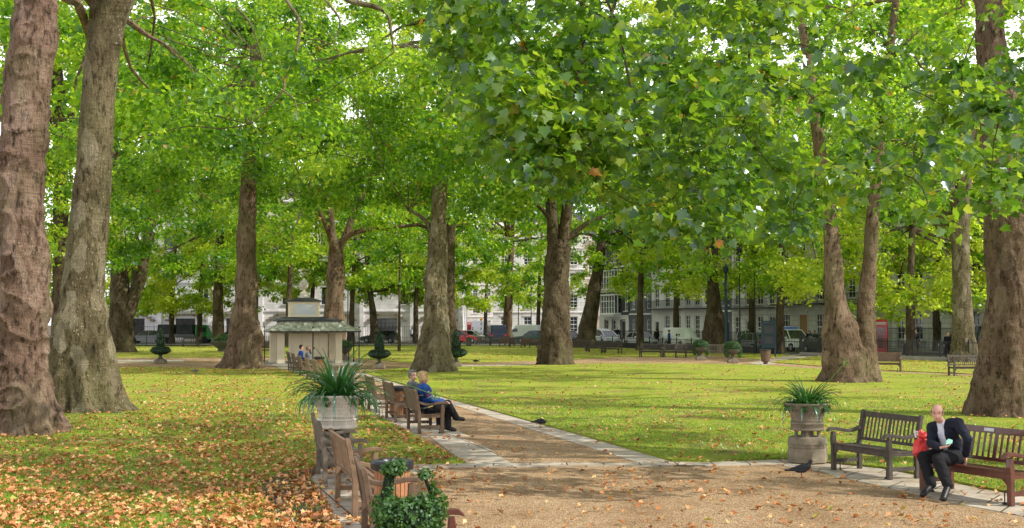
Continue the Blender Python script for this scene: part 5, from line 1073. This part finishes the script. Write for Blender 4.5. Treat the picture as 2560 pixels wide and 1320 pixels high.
# ------------------------------------------------------------------ vehicles. x forward
def paint(n, c): simple(n, c, .3, var=.04, scale=1, bmp=0, spec=.5, coat=.6)
paint('paint_white', (.88, .89, .92)); paint('paint_silver', (.58, .60, .63)); paint('paint_black', (.012, .013, .016)); paint('paint_navy', (.012, .018, .045)); paint('paint_green', (.02, .30, .05)); paint('paint_darkgreen', (.01, .05, .04)); paint('paint_grey', (.16, .17, .19)); paint('paint_red', (.4, .02, .03))
simple('tyre', (.015, .015, .016), .8); simple('rim_alloy', (.4, .4, .42), .35, metal=.7); simple('lamp_clear', (.7, .75, .8), .15, spec=.8); simple('lamp_red', (.5, .02, .02), .2); simple('lamp_blue', (.03, .18, .75), .2, spec=.6); simple('tarp', (.055, .06, .07), .8, var=.3, scale=3, bmp=.4); simple('plate_yellow', (.7, .6, .1), .5)
CARK = {  # length, width, body side profile, cabin profile (z from the belt up)
 'saloon': (4.6, 1.78, [(-2.25, .30), (-2.3, .62), (-2.22, .90), (-1.5, .96), (1.0, .93), (2.05, .78), (2.28, .62), (2.28, .30)], [(-1.75, .93), (-1.15, 1.40), (-.1, 1.46), (.45, 1.40), (1.15, .92)]),
 'estate': (4.6, 1.8, [(-2.25, .30), (-2.3, .7), (-2.25, .96), (1.0, .95), (2.05, .80), (2.28, .62), (2.28, .30)], [(-2.2, .95), (-1.85, 1.42), (-.1, 1.50), (.45, 1.43), (1.15, .94)]),
 'suv': (4.8, 1.95, [(-2.35, .42), (-2.4, .9), (-2.35, 1.12), (1.2, 1.12), (2.2, 1.0), (2.4, .8), (2.4, .42)], [(-2.3, 1.10), (-2.15, 1.72), (-.1, 1.86), (.6, 1.78), (1.25, 1.11)]),
 'mpv': (4.7, 1.85, [(-2.3, .30), (-2.35, .8), (-2.3, 1.0), (1.4, .98), (2.2, .82), (2.35, .6), (2.35, .30)], [(-2.25, .99), (-2.1, 1.55), (-.6, 1.72), (.7, 1.5), (1.75, .96)]),
 'van': (5.2, 2.0, [(-2.6, .35), (-2.6, 2.0), (-2.5, 2.15), (.7, 2.15), (1.0, 2.05), (1.75, 1.22), (2.45, 1.05), (2.6, .75), (2.6, .35)], [(.55, 1.22), (.6, 1.85), (1.0, 1.92), (1.66, 1.24)]),
}
def make_car(label, kind, pm, p, rz, group='vehicles parked round the square', cat='car', bar=False, name='parked_car', sc=1.0):
    L_, Wd, prof, cab = CARK[kind]; t = thing(name, label, cat, p, rz, group, sc); h = Wd/2
    me = bmesh.new()
    def solid(pr, y0, tops):    # profile swept across with pulled-in upper edge
        b = MB(); n = len(pr); zt = max(z for x, z in pr); zb = min(z for x, z in pr); secs = []
        for yy in (-1, -.86, .86, 1):
            row_ = []
            for x, z in pr:
                k = (z-zb)/max(.01, zt-zb); ins = tops*k*k; ex = 1-.05*(abs(yy) > .9); row_.append((x*ex, yy*(y0-ins), z if abs(yy) < .9 else zb+(z-zb)*.97))
            secs += row_
        fs = []
        for j in range(3):
            for i in range(n): fs.append((j*n+i, j*n+(i+1) % n, (j+1)*n+(i+1) % n, (j+1)*n+i))
        fs += [tuple(range(n)), tuple(3*n+i for i in range(n))[::-1]]; b.add(secs, fs); return b
    body = solid(prof, h, .10 if kind != 'van' else .16).build('body', pm, t, smooth=True)
    g = solid(cab, h-.10 if kind != 'van' else h-.035, .17 if kind != 'van' else .11); g.build('windows', 'window_glass', t)
    if kind != 'van':
        b = MB(); c = cab; yt = h-.27; yb = h-.10; zt = max(z for x, z in c)
        top = [q for q in c[1:-1]]; b.prism([(x, z+.005) for x, z in top]+[(x, z+.05) for x, z in top[::-1]], 'y', -yt, yt)
        for s in (-1, 1):
            b.bar((c[0][0], s*yb, c[0][1]), (c[1][0], s*yt, c[1][1]+.02), .09, .07); b.bar((c[-1][0], s*yb, c[-1][1]), (c[-2][0], s*yt, c[-2][1]+.02), .06, .06); b.bar((c[2][0]-.15, s*(yb+.012), .93 if kind != 'suv' else 1.1), (c[2][0]-.15, s*(yt+.012), zt), .08, .04)
            if kind != 'saloon': b.bar((c[0][0]*.62, s*(yb+.012), c[0][1]), (c[1][0]*.62, s*(yt+.012), zt-.03), .09, .04)
        b.build('roof_and_pillars', pm, t)
    for x in (-L_*.30, L_*.31):
        for s in (-1, 1):
            w1 = MB(); r_ = .33 if kind not in ('suv', 'van') else .38; M0 = MB(); M0.lathe([(r_*.55, -.10), (r_*.92, -.11), (r_, -.06), (r_, .06), (r_*.92, .11), (r_*.55, .10)], 18); w1.add([(x+v[0], s*(h-.09)+v[2], r_+v[1]) for v in M0.v], M0.f); wh = w1.build('wheel', 'tyre', t, smooth=True)
            w2 = MB(); M0 = MB(); M0.lathe([(r_*.6, -.03), (r_*.58, .03), (r_*.2, .05)], 12); w2.add([(x+v[0], s*(h+.02+v[2]*.3), r_+v[1]) for v in M0.v], M0.f); w2.build('rim', 'rim_alloy', wh)
    zl = .68 if kind not in ('suv', 'van') else .85
    for s in (-1, 1):
        b = MB(); b.box((L_/2-.09, s*(h-.27), zl), (.16, .34, .15)); b.build('headlight', 'lamp_clear', t, bevel=.02); b = MB(); b.box((-L_/2+.04, s*(h-.2), zl+.12), (.1, .24, .2)); b.build('tail_light', 'lamp_red', t, bevel=.02)
        b = MB(); b.box((cab[-1][0]-.35, s*(h+.06), cab[-1][1]+.08), (.12, .18, .13)); b.build('wing_mirror', pm, t)
    b = MB(); b.box((L_/2-.03, 0, .42), (.12, Wd*.82, .16)); b.box((-L_/2+.02, 0, .42), (.12, Wd*.82, .16)); b.build('bumpers', 'plastic_black', t); b = MB(); b.box((L_/2+.035, 0, .45), (.01, .52, .11)); b.build('number_plate', 'sign_white', t)
    if bar: b = MB(); b.box((-.1, 0, max(z for x, z in cab)+.12), (.35, 1.3, .13)); b.build('light_bar', 'lamp_blue', t, bevel=.03)
    return t
RA2 = math.atan2(RU.y, RU.x)        # direction of the right-hand street
def rc(t, s): q = RO+RU*t+RV*s; return (q.x, q.y, .035)
def near_line(px, s):               # where the image column crosses a line parallel to the right street
    k = (px-1280)/FOC; x0, y0 = RO.x+RV.x*s, RO.y+RV.y*s; t = (k*y0-x0)/(RU.x-k*RU.y); return rc(t, s)
make_car('white people carrier with roof bars before the bay window house', 'mpv', 'paint_white', near_line(1510, 5.5), RA2+PI)
make_car('silver saloon car left of the white van behind the black plinth', 'saloon', 'paint_silver', near_line(1600, 4.5), RA2+PI)
make_car('white van with roof rack, a person bending at its side', 'van', 'paint_white', near_line(1702, 6), RA2+PI, cat='van', name='parked_van', sc=.9)
make_car('silver people carrier behind the dark estate', 'mpv', 'paint_silver', near_line(1890, 10), RA2+PI)
make_car('dark grey estate car left of the noticeboard', 'estate', 'paint_grey', near_line(1880, 4.5), RA2)
make_car('white off roader with a blue roof light bar right of the noticeboard', 'suv', 'paint_white', near_line(1975, 5.5), RA2+PI, bar=True)
make_car('black car half hidden behind the left stem of the twin stemmed tree', 'saloon', 'paint_black', near_line(2062, 5), RA2+PI)
make_car('tall black taxi at the far right beyond the railings', 'mpv', 'paint_black', (gp_at(2475, 84).x, 86, .04), RA2, cat='taxi', name='taxi', sc=1.25)
make_car('black car seen behind the tall lumpy base of the right grey tree', 'estate', 'paint_black', near_line(1420, 5), RA2+PI)
make_car('dark green car left of the double stemmed tree', 'saloon', 'paint_darkgreen', (gp_at(1332, 152).x, 152, .04), PI)
make_car('dark blue van left of the slim pale tree', 'van', 'paint_navy', (gp_at(1239, 150).x, 150, .04), PI*.55, cat='van', name='parked_van')
make_car('white van right of the slim pale tree', 'van', 'paint_white', (gp_at(1312, 168).x, 168, .04), PI*.8, cat='van', name='parked_van')
make_car('long white van beside the far phone box', 'van', 'paint_white', (gp_at(1204, 225).x, 225, .04), 0, cat='van', name='parked_van', sc=1.3)
make_car('black estate car outside the white building', 'estate', 'paint_black', (gp_at(949, 152).x, 152, .04), PI)
make_car('silver car turning in the road below the far phone box', 'saloon', 'paint_silver', (gp_at(1176, 158).x, 158, .04), -.3)
make_car('white and red car half behind the lumpy tree', 'estate', 'paint_red', (gp_at(1149, 150).x, 150, .04), 0)
make_car('grey hatchback parked left of the topiary cone', 'estate', 'paint_grey', (gp_at(372, 150).x, 150, .04), PI)
make_car('black car between the ivy clad trunk and the burl tree', 'estate', 'paint_black', (gp_at(583, 155).x, 155, .04), PI)
tk = thing('flatbed_truck', 'flatbed truck with a green cab and two dark covered loads', 'truck', (gp_at(470, 150).x, 150, .04), 0, 'vehicles parked round the square')
b = MB(); b.prism([(1.1, .5), (1.1, 2.05), (1.3, 2.2), (2.5, 2.15), (2.9, 1.4), (3.1, 1.25), (3.15, .5)], 'y', -.95, .95); cb_ = b.build('cab', 'paint_green', tk, bevel=.04); b = MB()
b.box((1.9, -.96, 1.62), (1.0, .02, .55)); b.box((1.9, .96, 1.62), (1.0, .02, .55)); b.bar((2.93, 0, 1.42), (2.56, 0, 2.08), 1.7, .03); b.build('cab_windows', 'window_glass', cb_)
b = MB(); b.box((-1.2, 0, .78), (4.5, 2.0, .14)); b.box((-1.2, -.98, .95), (4.5, .04, .25)); b.build('bed', 'paint_grey', tk)
for x in (-2.35, -.1): b = MB(); b.box((x, 0, 1.55), (2.05, 1.85, 1.35), tap=.92); b.build('covered_load', 'tarp', tk, bevel=.08)
for x in (2.2, -2.2):
    for s in (-1, 1): w1 = MB(); M0 = MB(); M0.lathe([(.2, -.12), (.38, -.12), (.42, -.06), (.42, .06), (.38, .12), (.2, .12)], 16); w1.add([(x+v[0], s*.85+v[2], .42+v[1]) for v in M0.v], M0.f); w1.build('wheel', 'tyre', tk)
for s in (-1, 1): b = MB(); b.box((3.14, s*.7, .85), (.06, .3, .18)); b.build('headlight', 'lamp_clear', tk)
NEARL = folded(.46)
def wpt(px, py, Y, r): p = at(px, py, Y); return (p.x, p.y, p.z, r)
# --- the big trunks, left to right
build_tree('plane_tree', 'massive reddish brown ringed plane trunk at the left edge of the lawn', 27.7,
    [[(1088, 52, 240), (1060, 54, 205), (1010, 54, 172), (940, 50, 150), (860, 46, 138), (780, 50, 134), (640, 52, 124), (520, 52, 116), (400, 52, 112), (250, 66, 106), (120, 80, 104), (0, 92, 96), (-150, 108, 84), (-420, 130, 60)]],
    [(44, -17, 43, 8, 9.6, 15, -.3)], 1, seg=110, dz=.05, lump=.75, leaf=.24, per=160, nl=14, barkm='bark_ringed', wrinkle=1.6, burls=[(2.25, 5.6, .22, .10), (4.15, 5.9, .22, .12), (5.5, 5.9, .2, .12), (6.35, 6.1, .25, .12), (8.4, 6.0, .3, .14), (7.6, 5.7, .2, .10), (3.4, 4.7, .3, .06)])
build_tree('plane_tree', 'tall olive grey flecked plane trunk leaning right, second from the left edge', 34.6,
    [[(1034, 222, 195), (1000, 214, 178), (930, 208, 168), (860, 206, 150), (805, 209, 128), (780, 212, 126), (740, 208, 108), (640, 216, 100), (500, 229, 92), (300, 243, 84), (150, 256, 82), (60, 268, 90), (0, 284, 104), (-60, 300, 96), (-300, 360, 60)],
     [(20, 300, 60), (-60, 330, 52), (-300, 420, 40), (-500, 470, 26)], [(-30, 270, 56), (-200, 230, 44), (-480, 190, 26)]],
    [(48, -14, 48, 8, 10.0, 16)], 2, 'bark_grey', seg=120, dz=.06, lump=.55, leaf=.24, per=160, nl=16, burls=[(2.4, 4.6, .35, .16), (2.5, 5.6, .3, .14), (2.5, 3.9, .3, .12), (10.0, 5.9, .22, .35), (1.1, 4.4, .45, .08)], flut=1.5,
    limbs=[(45, (-80, 640, 12), (-20, 700, 10), (40, 742, 9), (75, 750, 8), (150, 735, 7), (200, 712, 6), (225, 708, 6), (270, 670, 4), (310, 628, 3)), (45, (225, 708, 5), (255, 738, 4), (300, 740, 2)), (45, (20, 590, 6), (50, 620, 5), (95, 640, 4), (150, 655, 3)), (48, (-40, 820, 16), (0, 870, 14), (15, 930, 13), (35, 968, 10), (85, 978, 7), (130, 985, 4)), (46, (-60, 760, 8), (20, 830, 6), (60, 850, 4), (110, 828, 3))])
build_tree('plane_tree', 'slender dark plane trunk glimpsed between the two big left trunks', 88,
    [[(892, 146, 46), (830, 150, 40), (600, 152, 36), (400, 150, 34), (250, 146, 30), (60, 140, 20)]],
    [(110, -30, 88, 9, 7.5, 24)], 3, 'bark_dark', leaf=.29, per=160)
build_tree('plane_tree', 'brown plane tree forking low with its right stem leaning right, left of the topiary urn', 104,
    [[(884, 308, 70), (850, 306, 62), (800, 305, 57), (760, 306, 58), (730, 300, 46), (640, 298, 34), (560, 294, 28), (400, 285, 22), (200, 280, 16)],
     [(790, 318, 38), (740, 335, 31), (690, 352, 28), (600, 370, 25), (500, 388, 21), (380, 402, 17), (200, 430, 12)]],
    [(120, -30, 104, 10, 7.5, 27)], 4, 'bark_dark', leaf=.31, per=160)
build_tree('plane_tree', 'tall straight plane tree with hanging burl on its right side, left of the kiosk', 68.6,
    [[(921, 608, 112), (905, 609, 96), (870, 610, 84), (830, 611, 74), (790, 612, 64), (740, 614, 52), (700, 617, 52), (600, 618, 46), (480, 619, 38), (340, 626, 36), (200, 634, 26), (60, 640, 18)]],
    [(170, -14, 68, 10, 9.5, 19.5, -.15)], 5, seg=80, dz=.09, lump=1.0, leaf=.22, per=250, burls=[(1.65, 6.0, .42, .42), (2.3, 5.9, .3, .15), (2.9, 4.6, .4, .12)], flut=1.3, nl=18,
    limbs=[(68, (330, 640, 12), (300, 700, 10), (330, 740, 7), (380, 790, 4))])
build_tree('plane_tree', 'plane tree forking above the kiosk with a long limb reaching right', 88,
    [[(897, 842, 64), (850, 838, 52), (790, 836, 52), (740, 837, 44), (690, 839, 48), (640, 841, 36), (612, 842, 34)],
     [(625, 840, 24), (590, 832, 20), (540, 826, 18), (480, 812, 15), (430, 804, 13), (330, 790, 9)], [(625, 845, 24), (585, 866, 18), (520, 890, 16), (450, 925, 14), (380, 960, 12), (320, 995, 10)]],
    [(120, -13, 88, 10, 8.5, 26)], 6, leaf=.25, per=200, seg=48, dz=.12, yellow=.14,
    limbs=[(88, (606, 850, 14), (586, 880, 12), (572, 930, 10), (566, 990, 9), (562, 1040, 7), (545, 1070, 4)), (88, (520, 815, 8), (500, 790, 7), (520, 760, 5), (560, 740, 4), (600, 715, 3))])
build_tree('plane_tree', 'tall lumpy plane tree beside the path behind the seated couple', 63,
    [[(932, 1083, 118), (905, 1084, 98), (870, 1086, 82), (830, 1090, 72), (790, 1092, 64), (740, 1090, 56), (690, 1090, 58), (640, 1093, 50), (560, 1096, 44), (480, 1099, 38), (400, 1104, 34), (280, 1110, 30), (120, 1118, 22), (20, 1120, 16)]],
    [(150, -4, 63, 10, 9.5, 18.5, -.1)], 7, 'bark_grey', seg=84, dz=.08, lump=1.2, leaf=.22, per=240, burls=[(4.6, 4.0, .35, .28), (2.6, 4.3, .4, .14), (1.6, 5.2, .4, .12), (3.4, 5.6, .35, .12)], flut=1.5, nl=18, yellow=.08,
    limbs=[(63, (590, 1085, 14), (560, 1070, 12), (540, 1050, 9), (525, 1020, 6))])
build_tree('plane_tree', 'plane tree standing just right of and behind the lumpy one, forking into a V', 96,
    [[(888, 1122, 52), (840, 1124, 36), (700, 1124, 26), (600, 1126, 25), (540, 1130, 22)], [(545, 1129, 16), (470, 1124, 14), (380, 1118, 11)], [(548, 1132, 17), (515, 1155, 16), (480, 1180, 15), (440, 1212, 13), (380, 1240, 9)]],
    [(120, -3, 96, 10, 8.0, 26)], 8, 'bark_dark', leaf=.27, per=170, limbs=[(96, (566, 1140, 8), (560, 1170, 6), (575, 1200, 4)), (96, (560, 1135, 8), (530, 1170, 7), (510, 1210, 6), (520, 1250, 3))])
build_tree('plane_tree', 'stout dark double stemmed plane tree in the middle of the far lawn', 73.8,
    [[(914, 1391, 100), (890, 1390, 90), (850, 1389, 78), (800, 1389, 72), (740, 1393, 62), (690, 1393, 62), (630, 1396, 60), (600, 1398, 54)],
     [(630, 1385, 34), (570, 1383, 30), (500, 1376, 24), (430, 1368, 18), (330, 1360, 14)], [(640, 1404, 34), (570, 1412, 28), (500, 1420, 24), (400, 1428, 18), (300, 1440, 12)]],
    [(140, 2, 73, 10, 9.0, 20.5, -.1)], 9, 'bark_dark', seg=72, dz=.09, lump=1.1, leaf=.23, per=240, burls=[(5.6, 3.9, .4, .2), (3.6, 4.3, .5, .14)], nl=18,
    limbs=[(73, (560, 1380, 14), (530, 1362, 12), (500, 1330, 10), (480, 1300, 7))])
build_tree('plane_tree', 'dark plane tree leaning right in front of the white bay window house', 124,
    [[(872, 1462, 62), (850, 1466, 50), (800, 1474, 40), (740, 1484, 34), (680, 1494, 28), (600, 1504, 22), (450, 1515, 14)]],
    [(100, 11, 124, 9, 9.5, 26)], 10, 'bark_dark', leaf=.31, per=160, yellow=.12)
build_tree('plane_tree', 'slim pale plane tree beside the dark blue van', 155,
    [[(860, 1270, 40), (845, 1270, 26), (790, 1270, 22), (730, 1272, 18), (600, 1280, 14)]],
    [(110, -1, 155, 11, 7, 26)], 11, 'bark_brown', leaf=.42, per=110, yellow=.15)
build_tree('plane_tree', 'dark plane tree between two planted urns by the railings', 104,
    [[(888, 1787, 66), (860, 1787, 54), (800, 1786, 48), (760, 1784, 34), (690, 1782, 28), (600, 1782, 24), (400, 1780, 16)]],
    [(100, 17, 104, 9, 6.5, 24)], 12, 'bark_dark', leaf=.34, per=130, yellow=.1)
build_tree('plane_tree', 'big twin stemmed plane tree behind the right hand urn', 52,
    [[(962, 2124, 158), (940, 2118, 128), (900, 2113, 112), (860, 2106, 98), (820, 2101, 86), (795, 2096, 72), (770, 2091, 58), (720, 2086, 50), (640, 2082, 42), (560, 2074, 38), (450, 2060, 34), (330, 2044, 31), (220, 2030, 30), (120, 2014, 24), (0, 1994, 18)],
     [(962, 2172, 76), (935, 2168, 64), (900, 2165, 56), (850, 2163, 50), (800, 2164, 46), (740, 2167, 42), (640, 2176, 37), (540, 2182, 33), (420, 2190, 30), (300, 2203, 27), (220, 2212, 25), (120, 2226, 22), (0, 2240, 16)]],
    [(85, 14, 55, 8.5, 10.5, 17, -.05)], 13, 'bark_brown', seg=90, dz=.07, lump=.9, leaf=.20, per=230, flut=1.4, nl=16, burls=[(2.0, 4.9, .4, .12), (1.2, 5.6, .35, .12)],
    limbs=[(52, (258, 2040, 16), (240, 2010, 10), (250, 1960, 7)), (52, (150, 2225, 14), (90, 2280, 11), (40, 2350, 9), (10, 2420, 6)), (52, (262, 2050, 12), (220, 2060, 12), (212, 2085, 8))])
build_tree('plane_tree', 'massive brown plane trunk at the right edge behind the man on the bench', 33,
    [[(1046, 2520, 220), (1015, 2520, 185), (970, 2522, 164), (900, 2526, 152), (820, 2524, 136), (740, 2524, 122), (660, 2524, 118), (600, 2522, 116), (500, 2520, 108), (400, 2508, 102), (300, 2500, 94), (180, 2488, 84), (60, 2476, 74), (-60, 2470, 64), (-400, 2450, 40)]],
    [(34, 17, 36, 9, 11.5, 17, .0)], 14, 'bark_brown', seg=110, dz=.06, lump=.85, leaf=.22, per=160, nl=12, burls=[(5.3, 4.2, .4, .14), (7.0, 4.0, .35, .13), (3.3, 4.9, .4, .10)], wrinkle=.5, flut=1.2,  # crown lies above the view, enlarged to cast dappled shade
    limbs=[(33, (130, 2500, 30), (60, 2470, 22), (0, 2440, 16), (-80, 2400, 10))])
build_tree('plane_tree', 'pale grey plane tree with many upright stems near the right railings', 79,
    [[(908, 2411, 86), (880, 2411, 66), (840, 2409, 56), (760, 2406, 46), (650, 2402, 44), (560, 2400, 46), (480, 2404, 44)],
     [(540, 2394, 22), (440, 2372, 18), (340, 2360, 14), (240, 2340, 9)], [(520, 2404, 24), (400, 2404, 20), (300, 2402, 16), (200, 2395, 10)], [(520, 2412, 24), (400, 2426, 20), (290, 2440, 16), (180, 2450, 10)]],
    [(60, 27, 82, 8, 9.5, 21, 0)], 15, 'bark_grey', seg=56, dz=.1, lump=.7, leaf=.24, per=170)
build_tree('plane_tree', 'dark ivy clad plane trunk near the green cab truck', 134,
    [[(866, 548, 44), (840, 545, 30), (760, 545, 26), (680, 547, 22), (560, 552, 18), (400, 560, 12)]],
    [(100, -30, 134, 10, 7.5, 27)], 16, 'bark_dark', leaf=.40, per=110, yellow=.1)
build_tree('plane_tree', 'thin young tree alone on the lawn right of the kiosk', 108,
    [[(879, 998, 9), (800, 998, 7), (720, 999, 6), (640, 1000, 5), (540, 1002, 3)]],
    [(26, -9.4, 108, 3.2, 5.5, 13, -.3, (.7, 1.2))], 17, 'bark_dark', leaf=.32, per=110, nl=5, limb_r=.06, yellow=.1)
build_tree('plane_tree', 'low leafy plane tree in front of the stepped arch of the white building', 142,
    [[(863, 936, 28), (820, 936, 20), (780, 932, 18), (730, 926, 14), (640, 920, 10)]],
    [(90, -16, 142, 9, 6.2, 25)], 18, 'bark_dark', leaf=.40, per=110, yellow=.12)
# --- rank of further trees that closes the view under the canopy
FAR = [(-60, 84, 7.0, 5), (330, 140, 4.0, 5), (500, 148, 4.4, 6), (780, 150, 5.6, 6), (880, 138, 6.6, 6), (1110, 150, 5, 6), (60, 118, 4.6, 5), (430, 146, 4.2, 6), (722, 128, 7.6, 7), (1214, 190, 5, 5), (1346, 175, 5.2, 8), (1600, 112, 8.0, 9), (1690, 126, 5.6, 6), (1880, 118, 5.4, 8), (1950, 98, 5.4, 5), (2276, 88, 3.5, 6), (2545, 98, 4.4, 7), (2340, 104, 4.0, 9), (640, 160, 6.2, 4), (1040, 148, 7.0, 6)]
FL = ['beyond the reddish trunk at the left edge', 'over the dark car at far left', 'over the dark covered truck loads', 'behind the kiosk urn finial', 'over the black estate car', 'at the right end of the white building', 'far left behind the slender trunk', 'above the parked grey car at left', 'above the roof of the kiosk', 'in the street gap by the distant phone box', 'over the pale stone building in the centre', 'before the black brick house', 'over the white van', 'shading the balconies left of the twin stemmed tree',
      'close behind the noticeboard', 'between the twin stemmed and the many stemmed tree', 'beyond the massive right edge trunk', 'over the red phone box', 'over the white building left of the kiosk', 'over the white building right of the kiosk']
for i, ((px, Y, z0, sd), lab) in enumerate(zip(FAR, FL)):
    x = (px-1280)/FOC*Y; s = Y/FOC
    build_tree('plane_tree', 'leafy plane tree with low branches ' + lab, Y,
        [[(x, Y, -.1, .45), (x, Y, .8, .34), (x, Y, 4, .28), (x+.2, Y, 9, .22), (x+.5, Y, 15, .12)]],
        [(150, x, Y, 9.5, z0, 4+.255*Y, -.14)], 40+i, 'bark_dark', seg=14, dz=.5, leaf=.21+Y*.0008, per=190, nl=10, yellow=(.50 if i % 2 else .30))
# ------------------------------------------------------------------ near hanging foliage: a plane tree standing right of the view, its boughs reach across
def near_tree():
    rng = np.random.default_rng(99); base = Vector((13.5, 20, 0)); cl = []
    lowp = [(1080, 40), (1150, 200), (1230, 440), (1300, 500), (1400, 440), (1500, 520), (1620, 590), (1700, 640), (1800, 620), (1900, 560), (1960, 640), (2020, 560), (2080, 560), (2140, 380), (2200, 520), (2280, 560), (2330, 610), (2420, 480), (2500, 560), (2620, 560)]
    def low(px):
        for (a, b), (c, d) in zip(lowp, lowp[1:]):
            if a <= px <= c: return b+(d-b)*(px-a)/(c-a)
        return 0
    tries = 0
    while len(cl) < 420 and tries < 12000:
        tries += 1; px = rng.uniform(1060, 2680); Y = rng.uniform(16, 30); lo = low(min(2619, max(1081, px)))
        py = lo - 40 - abs(rng.normal())*340*(.4+rng.random())
        if py < -230: continue
        if px > 1940 and rng.random() < .68: continue
        p = at(px, py, Y)
        if n3(p, .45) < -.22: continue
        cl.append((p.x, p.y, p.z, rng.uniform(.38, .80)))
    cl = np.array(cl)
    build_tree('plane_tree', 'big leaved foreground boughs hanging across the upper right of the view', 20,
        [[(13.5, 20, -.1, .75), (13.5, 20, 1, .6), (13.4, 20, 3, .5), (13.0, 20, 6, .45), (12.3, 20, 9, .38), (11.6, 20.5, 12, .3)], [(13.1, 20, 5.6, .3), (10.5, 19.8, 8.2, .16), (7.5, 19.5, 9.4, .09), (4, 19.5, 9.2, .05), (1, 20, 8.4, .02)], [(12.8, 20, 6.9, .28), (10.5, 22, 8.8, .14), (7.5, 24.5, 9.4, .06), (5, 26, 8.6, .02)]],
        [cl, (20, 13, 18, 7, 11, 16, .05, (.8, 1.6))], 98, 'bark_dark', seg=24, dz=.12, lump=.8, leaf=.150, per=245, tmpl=lobed(), nl=5, limb_r=.03, tw=.010, leafm='plane_leaf_near_shaded')  # second crown set is unseen, added above the view to cast dapples
near_tree()
# ------------------------------------------------------------------ fallen leaves (stuff) and grass
def inpoly(px, py, poly):
    x = px[:, None]; y = py[:, None]; P0 = np.array([(p[0], p[1]) for p in poly]); P1 = np.roll(P0, -1, 0)
    c = ((P0[:, 1] > y) != (P1[:, 1] > y)) & (x < (P1[:, 0]-P0[:, 0])*(y-P0[:, 1])/(P1[:, 1]-P0[:, 1]+1e-12)+P0[:, 0]); return c.sum(1) % 2 == 1
def field(rng, n, y0, y1, x0f, x1f, pw=1.0):
    Y = y0*(y1/y0)**(rng.random(n)**pw); X = Y*rng.uniform(x0f, x1f, n); return X, Y
def vnoise(x, y, s, sd):
    return np.array([noise.noise(Vector((a*s, b*s, sd))) for a, b in zip(x, y)])
def fallen():
    rng = np.random.default_rng(5)
    X, Y = field(rng, 155000, 10.5, 128, -.46, .46); inl = inpoly(X, Y, lawn_l); inr = inpoly(X, Y, lawn_r)
    v = vnoise(X, Y, .35, 1.0) + .6*vnoise(X, Y, 1.3, 7.0)
    dbench = np.abs((X+2.0) + (Y-27.7)*.228)
    near = np.clip((23-Y)/9, 0, 1)
    dens = np.zeros(len(X)); dens[inl] = (.28 + .34*near[inl]**.8 + .22*np.clip(1-np.abs(X[inl]+3.6+(Y[inl]-18)*.24)/2.4, 0, 1) + (.25+.45*near[inl])*v[inl]); dens[inr] = .08 + .18*v[inr]
    far_ = np.zeros(len(X), bool)
    for L_ in LAWNS: far_ |= inpoly(X, Y, L_)
    dens[far_] = .45 + .5*v[far_]; dens[inl & (Y > 60)] = .6; inl = inl | far_
    grav = ~inl & ~inr; dens[grav] = .02 + .07*np.clip(v[grav], 0, 1)
    edge = grav & (X < -1.0) & (Y < 22); dens[edge] = .16
    dens = np.clip(dens, .010, .95); k = rng.random(len(X)) < dens; X, Y, onl = X[k], Y[k], (inl | inr)[k]
    n = len(X); Z = np.where(onl, .062, .022) + rng.random(n)*.03; nr = np.stack([rng.normal(size=n)*.28, rng.normal(size=n)*.28, np.ones(n)], 1)
    tint = np.clip(rng.beta(2.2, 1.8, n), 0, .95); tint = np.where(rng.random(n) > .95, 1.0, tint)
    # curled: fold the template more strongly
    TV, TF = lobed(); TV = TV.copy(); TV[:, 2] = TV[:, 2]*2.4 + np.abs(TV[:, 0])*.25
    o = scatter('fallen_leaves', np.stack([X, Y, Z], 1), nr, rng.uniform(.04, .105, n)*rng.uniform(.8, 1.1, n), tint, (TV, TF), rng, 'dead_leaf'); o['kind'] = 'stuff'; o['label'] = 'orange brown fallen plane leaves strewn over lawn and gravel'; o['category'] = 'fallen leaves'
fallen()
def grass():
    rng = np.random.default_rng(6); X, Y = field(rng, 150000, 10.5, 40, -.46, .46, 1.0); k = inpoly(X, Y, lawn_l) | inpoly(X, Y, lawn_r)
    v = vnoise(X[k], Y[k], .55, 3.0); kk = v > -.28; X, Y = X[k][kk], Y[k][kk]; n = len(X)
    w_ = (.004+.00022*Y); h = rng.uniform(.025, .06, n); a = rng.random(n)*2*PI; lx, ly = np.cos(a), np.sin(a); la = rng.normal(size=(n, 2))*.02
    V = np.stack([np.stack([X-lx*w_, Y-ly*w_, np.full(n, .043)], 1), np.stack([X+lx*w_, Y+ly*w_, np.full(n, .043)], 1), np.stack([X+la[:, 0], Y+la[:, 1], .043+h], 1)], 1).reshape(-1, 3)
    me = fast_mesh('grass', V, np.arange(3*n).reshape(-1, 3), rng.random(n)); o = link('grass', me, 'grass_blade'); o['kind'] = 'stuff'; o['label'] = 'short green grass blades over both lawns'; o['category'] = 'grass'
grass()
